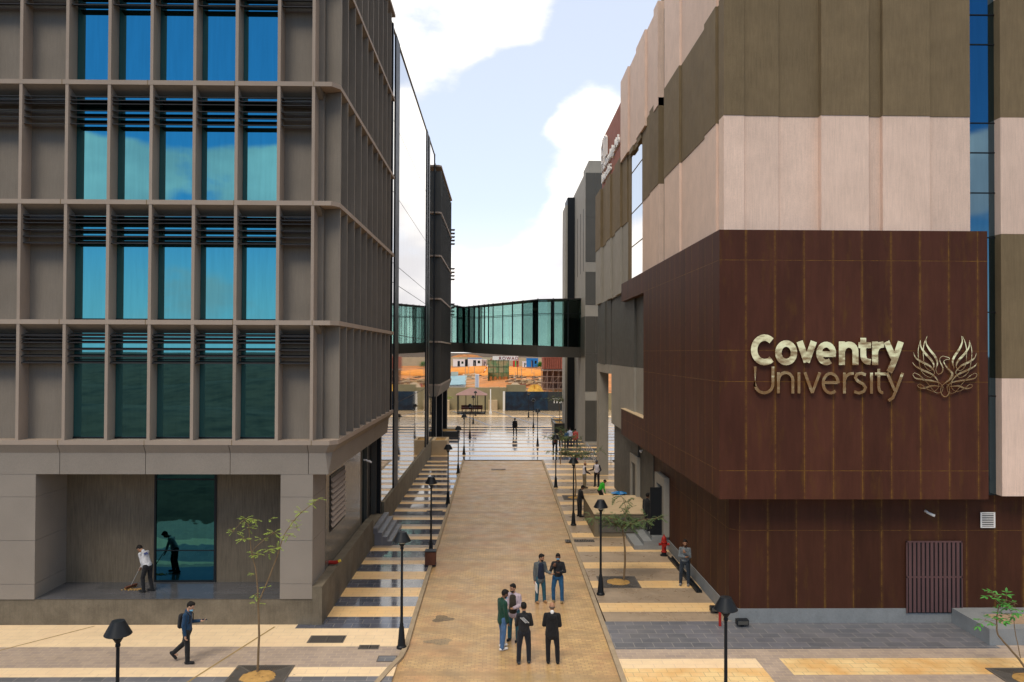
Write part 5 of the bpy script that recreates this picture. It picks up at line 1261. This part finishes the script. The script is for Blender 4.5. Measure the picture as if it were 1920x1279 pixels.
    for an, kn in ((la_, lk), (ra_, rk)):
        b = MB(); sh = (an-kn).normalized(); fw = V(0, 1, 0)-sh*sh.y; fw = fw.normalized() if fw.length > .3 else V(0, 1, 0); dn = sh
        if sh.z < -.9: fw = V(0, 1, 0); dn = V(0, 0, -1)
        b.capsule(an+dn*.028*s-fw*.04*s, an+dn*.033*s+fw*.16*s, .047*s, .040*s, 10, 1.05, X); b.capsule(an, an+dn*.03*s, .045*s, .045*s, 8)
        o = b.build('shoe', cloth(shoes), t, True, False)
    if inner:   # open front showing what is worn below
        b = MB(); b.capsule(tp(0, .048+e, -.02), tp(0, .050+e, .43), .088*s, .074*s, 14, 1.55, X); b.build('inner_shirt', cloth(inner), t, True, False)
    if hair:
        b = MB(); b.ellipsoid(hc+Hd@V(0, -.018, .040)*s, (.086*s, .098*s, .108*s), Hd, 18, 12); b.ellipsoid(hc+Hd@V(0, .03, .095)*s, (.07*s, .07*s, .045*s), Hd, 14, 8); b.build('hair', HAIR, t, True, False)
    elif cap is None:
        b = MB(); b.ellipsoid(hc+Hd@V(0, -.018, -.012)*s, (.083*s, .092*s, .045*s), Hd, 16, 8); b.build('hair', mat('grey_stubble', (.10, .075, .06), .9), t, True, False)
    if cap: b = MB(); b.ellipsoid(hc+Hd@V(0, -.005, .065)*s, (.09*s, .105*s, .07*s), Hd, 16, 8); b.capsule(hc+Hd@V(0, .06, .06)*s, hc+Hd@V(0, .14, .05)*s, .02*s, .012*s, 8, 3., X); b.build('cap', cloth(cap), t, True, False)
    if beard: b = MB(); b.ellipsoid(hc+Hd@V(0, .040, -.075)*s, (.060*s, .058*s, .045*s), Hd, 14, 8); b.build('beard', HAIR, t, True, False)
    if mask: b = MB(); z_ = {'on': -.03, 'chin': -.085}[mask]; b.ellipsoid(hc+Hd@V(0, .062, z_)*s, (.058*s, .056*s, .04*s), Hd, 14, 8); b.build('face_mask', MASK, t, True, False)
    if not far:
        for sg in (-1, 1): b = MB(); b.ellipsoid(hc+Hd@V(sg*.031, .087, .018)*s, (.014*s, .009*s, .008*s), Hd, 8, 6); b.build('eye', EYE, t, True, False)
    return t, dict(lw=lw_, rw=rw, le=le, re=re, tp=tp, hc=hc, hd=Hd, s=s, X=X, O=O)
def at_hand(t, p): return t.matrix_basis @ p
RZ = -.05
BK = (.012, .012, .014)
# man in blue jumper walking to the right, looking at a phone, small backpack
t, q = person('man in navy jumper with black backpack walking past the left podium looking at a phone', (-8.98, 23.3, 0), -90, 1.80, 'light', (.012, .045, .10), BK, BK, bow=.42, mask='chin',
    La=(V(-.10, .10, -1), V(0, .95, .06)), Ra=(V(.10, -.12, -1), V(.02, .20, -1)), Ll=(V(-.02, -.30, -1), V(0, -.95, -.85)), Rl=(V(.02, .10, -1), V(0, .02, -1)))
o = thing('phone', 'dark phone held out by the walking man in navy', 'phone', t.location.copy(), radians(-90)); d = q['lw']+V(.0, .13, .03); 
ph = MB(); ph.box(d.x-.035, d.x+.035, d.y-.07, d.y+.07, d.z, d.z+.01).build('body', M['blackmetal'], o, world=False); MB().box(d.x-.031, d.x+.031, d.y-.063, d.y+.063, d.z+.0102, d.z+.012).build('screen', M['glassG'], o, world=False)
def backpack(t, q, c, label, w=.15):
    bp_ = thing('backpack', label, 'backpack', t.location.copy(), t.rotation_euler.z); tp = q['tp']
    b = MB(); b.capsule(tp(0, -.19, .12), tp(0, -.17, .38), .085, .08, 14, w/.085, q['X']); remesh(b, 'bag', cloth(c), bp_, .015, 2)
    for sg in (-1, 1): MB().tube([tp(sg*.1, -.12, .46), tp(sg*.11, .02, .52), tp(sg*.11, .12, .42), tp(sg*.12, .12, .25), tp(sg*.13, -.08, .12)], .014, 6).build('strap', cloth(BK), bp_, True, False)
backpack(t, q, BK, 'black backpack worn by the walking man in navy', .13)
# cleaner on the podium with a broom
t, q = person('cleaner in pale grey shirt and black trousers sweeping the podium floor', (-11.85, 27.25, .862), 68, 1.70, 'tan', (.50, .50, .52), BK, BK, lean=26, bow=.45, sleeve=.95,
    La=(V(.15, .30, -1), V(.35, .45, -1)), Ra=(V(-.05, .75, -.7), V(-.3, .65, -.75)), Ll=(V(-.05, .28, -1), V(0, -.12, -1)), Rl=(V(.05, .02, -1), V(0, -.22, -1)))
text_part('FPS', 'shirt_print', cloth((.02, .05, .25)), t, .11, q['tp'](-.12, -.135, .36), q['X'], q['tp'](0, 0, 1)-q['tp'](0, 0, 0), .006, .004)
bt = thing('broom', 'long handled broom with brown bristles on the podium floor', 'broom', (t.location.x, t.location.y, .862), t.rotation_euler.z)
g1, g2 = q['lw']+V(.0, .05, -.04), q['rw']+V(0, .05, 0); end = V(.12, .86, .10); dirv = (g2-end).normalized()
MB().tube([end, g2+dirv*.18], .014, 8).build('handle', mat('broom_wood', (.35, .33, .3), .6), bt, True, False)
MB().box(end.x-.24, end.x+.24, end.y-.04, end.y+.04, .05, .10).build('head', M['woodbin'], bt, world=False)
b = MB()
for k in range(40): x = end.x-.23+.46*k/39; b.bar((x, end.y+random.uniform(-.03, .03), .05), (x+random.uniform(-.04, .04), end.y+random.uniform(-.05, .05), .004), .012)
b.build('bristles', mat('bristle', (.22, .11, .03), .9), bt, world=False)
b = MB(); [b.ellipsoid((random.gauss(0, .16), random.gauss(0, .06), .01), (random.uniform(.01, .04), random.uniform(.01, .03), .012), k=6, q=4) for _ in range(70)]
o = tag(b.build('dust_pile', M['soil']), 'brown pile of swept dirt beside the broom head', 'dirt'); o.location = (-12.45, 27.5, .862)
# group in the road
person('man in dark green jacket and blue jeans in the road group', (.14, 24.45, RZ), -62, 1.83, 'dark', (.008, .045, .028), (.06, .13, .26), (.65, .62, .60), jacket=True, bow=.35, beard=True, mask='chin', inner=(.50, .58, .68),
    La=(V(-.12, .06, -1), V(0, .3, -1)), Ra=(V(.16, .0, -1), V(0, .25, -1)), Ll=(V(-.08, .14, -1), V(-.02, -.02, -1)), Rl=(V(.08, -.06, -1), V(.0, -.14, -1)))
person('man in pale pinkish jacket over dark shirt facing the camera in the road group', (.50, 25.15, RZ), 158, 1.80, 'tan', (.42, .34, .38), (.025, .09, .12), BK, jacket=True, bow=.1, beard=True, turn=-25, inner=(.035, .028, .02),
    La=(V(-.18, .05, -1), V(.5, .85, -.1)), Ra=(V(.2, .05, -1), V(.15, .9, -.35)))
t, q = person('man seen from behind in black jumper with white diagonal stripes in the road group', (.76, 23.3, RZ), 8, 1.78, 'tan', (.015, .015, .017), (.012, .014, .02), (.04, .045, .05), bow=.2,
    La=(V(-.16, .18, -1), V(.2, .85, .05)), Ra=(V(.24, .10, -1), V(-.2, .8, -.3)), Ll=(V(-.10, .0, -1), V(-.04, -.05, -1)), Rl=(V(.10, .02, -1), V(.02, 0, -1)))
b = MB()
for k in range(3):
    a, c = q['tp'](-.13+.045*k, -.130, .43), q['tp'](.03+.045*k, -.128, .27); b.bar(a, c, .024, .012)
b.build('stripes', cloth((.7, .7, .7)), t, world=False)
b = MB(); b.capsule(q['tp'](-.09, -.045, .43), q['tp'](.09, -.045, .43), .085, .085, 14, 1.25, q['X']); b.build('shoulder_panel', cloth((.20, .20, .215)), t, True, False)
t, q = person('bald man in black suit seen from behind at the right of the road group', (1.58, 23.3, RZ), -4, 1.78, 'tan', (.009, .009, .010), (.008, .008, .010), (.01, .01, .01), hair=False, jacket=True, bow=.15, bulk=1.06,
    La=(V(-.20, .05, -1), V(.2, .85, -.25)), Ra=(V(.16, .02, -1), V(-.2, .85, -.15)), Ll=(V(-.05, .0, -1), V(.02, 0, -1)), Rl=(V(.12, .0, -1), V(.04, -.03, -1)))
b = MB(); b.capsule(q['tp'](0, -.012, .50), q['tp'](0, -.014, .552), .064, .0595, 14); b.build('collar', cloth((.7, .68, .66)), t, True, False)
# pair further up the road
t, q = person('man in grey cardigan and navy shirt holding papers, left of the pair on the road', (1.52, 28.95, RZ), -160, 1.78, 'tan', (.095, .105, .105), (.02, .085, .12), (.32, .17, .07), jacket=True, bow=.18, beard=True, turn=38, inner=(.010, .016, .035),
    La=(V(-.22, .1, -1), V(-.3, .9, -.1)), Ra=(V(.14, 0, -1), V(.05, .2, -1)), Ll=(V(-.12, .02, -1), V(-.06, .0, -1)), Rl=(V(.06, .04, -1), V(.02, -.03, -1)))
o = thing('papers', 'white sheets of paper held low by the man in grey cardigan', 'paper', t.location.copy(), t.rotation_euler.z); p = q['rw']
MB().loft([[(p.x-.01, p.y+.02+a, p.z-.05-c), (p.x+.01, p.y+.02+a, p.z-.05-c), (p.x+.012, p.y+.22+a, p.z-.12-c), (p.x-.008, p.y+.22+a, p.z-.12-c)] for a, c in ((0, 0), (.02, .30))]).build('sheet', M['white'], o, world=False)
person('man in black zip jacket, blue mask and jeans, standing with another on the road', (2.17, 28.95, RZ), 170, 1.80, 'dark', (.014, .014, .016), (.018, .08, .17), (.26, .17, .07), bow=.15, mask='on', turn=6,
    La=(V(-.3, .12, -1), V(.55, .6, .05)), Ra=(V(.34, .15, -1), V(-.45, .5, .75)), Ll=(V(-.1, .0, -1), V(-.02, .0, -1)), Rl=(V(.16, .02, -1), V(-.02, -.1, -1)))
# leaning man
person('man in grey jumper leaning at the brown wall with a hand at his chin', (7.25, 30.9, 0), 160, 1.78, 'tan', (.14, .155, .165), (.022, .030, .042), (.20, .19, .18), bow=.05, turn=12, beard=True,
    La=(V(-.12, .25, -1), V(.65, .55, .75)), Ra=(V(.12, .22, -1), V(-.85, .5, .08)), Ll=(V(-.08, .0, -1), V(-.0, .0, -1)), Rl=(V(.10, .16, -1), V(.05, -.08, -1)))
# by the ramp block and doorway
person('person in black standing at the left side of the beige ramp block', (4.45, 43.75, 0), -70, 1.78, 'dark', BK, BK, BK, bow=.5, lean=8, La=(V(-.1, .4, -1), V(0, .8, -.5)), Ra=(V(.1, .4, -1), V(0, .9, -.4)), far=True)
person('person in black jacket walking in at the open door of the brown wall', (7.05, 37.7, .6), -40, 1.80, 'dark', BK, BK, BK, bow=.1, Ll=(V(-.05, .22, -1), V(0, -.1, -1)), Rl=(V(.05, -.1, -1), V(0, -.25, -1)), far=True)
person('man in white vest and khaki trousers seen from the side', (5.72, 53.0, 0), -75, 1.75, 'tan', (.60, .57, .62), (.20, .16, .10), (.04, .04, .05), bow=.1, hair=False, vest=True, La=(V(-.1, .3, -1), V(.1, .9, -.3)), Ra=(V(.1, .2, -1), V(0, .8, -.4)), far=True)
person('man in white vest with dark cap and dark trousers facing the camera', (6.62, 53.6, 0), 150, 1.80, 'dark', (.62, .58, .64), BK, BK, bow=.1, hair=False, cap=(.05, .05, .06), vest=True, La=(V(-.5, .1, -1), V(.3, .6, -.6)), Ra=(V(.2, .3, -1), V(.5, .8, -.1)), far=True)
person('worker in bright green shirt bending behind the ramp block', (6.05, 47.6, 0), -60, 1.60, 'tan', (.03, .36, .02), BK, BK, lean=30, bow=.4, hair=True, La=(V(-.1, .5, -1), V(0, .6, -.8)), Ra=(V(.1, .5, -1), V(0, .7, -.6)), Ll=(V(-.08, .5, -1), V(0, -.3, -1)), Rl=(V(.08, .5, -1), V(0, -.3, -1)), far=True)
person('person in dark coat walking alone across the far glossy plaza', (1.78, 87.3, 0), 0, 1.84, 'dark', BK, BK, BK, jacket=True, bulk=1.05, Ll=(V(-.1, .05, -1), V(0, 0, -1)), Rl=(V(.12, -.06, -1), V(.05, -.1, -1)), far=True)
# walking group far right
t, q = person('student with dark red backpack walking by the farthest right sapling', (5.05, 71.3, 0), 5, 1.80, 'dark', (.10, .11, .13), BK, BK, Ll=(V(-.1, .2, -1), V(0, -.05, -1)), Rl=(V(.1, -.25, -1), V(0, -.5, -1)), far=True)
backpack(t, q, (.16, .02, .03), 'dark red backpack of the student walking by the sapling')
t, q = person('person in brown jacket at the left of the far walking group', (5.95, 76.2, 0), -10, 1.72, 'tan', (.06, .03, .02), BK, BK, far=True)
t, q = person('person in blue top and dark trousers in the far walking group', (6.4, 75.2, 0), 20, 1.76, 'tan', (.02, .06, .14), BK, BK, Ll=(V(-.05, .15, -1), V(0, -.1, -1)), far=True)
t, q = person('person in pale blue top beside the red coated one in the far group', (6.85, 76.6, 0), 0, 1.80, 'light', (.38, .44, .58), (.01, .01, .03), BK, far=True)
t, q = person('person in bright red coat at the right of the far walking group', (7.3, 75.6, 0), 15, 1.80, 'tan', (.40, .02, .04), (.03, .03, .04), (.3, .3, .3), jacket=True, bulk=1.1, hair=True, Ll=(V(-.1, .15, -1), V(0, 0, -1)), Rl=(V(.05, -.2, -1), V(0, -.3, -1)), far=True)
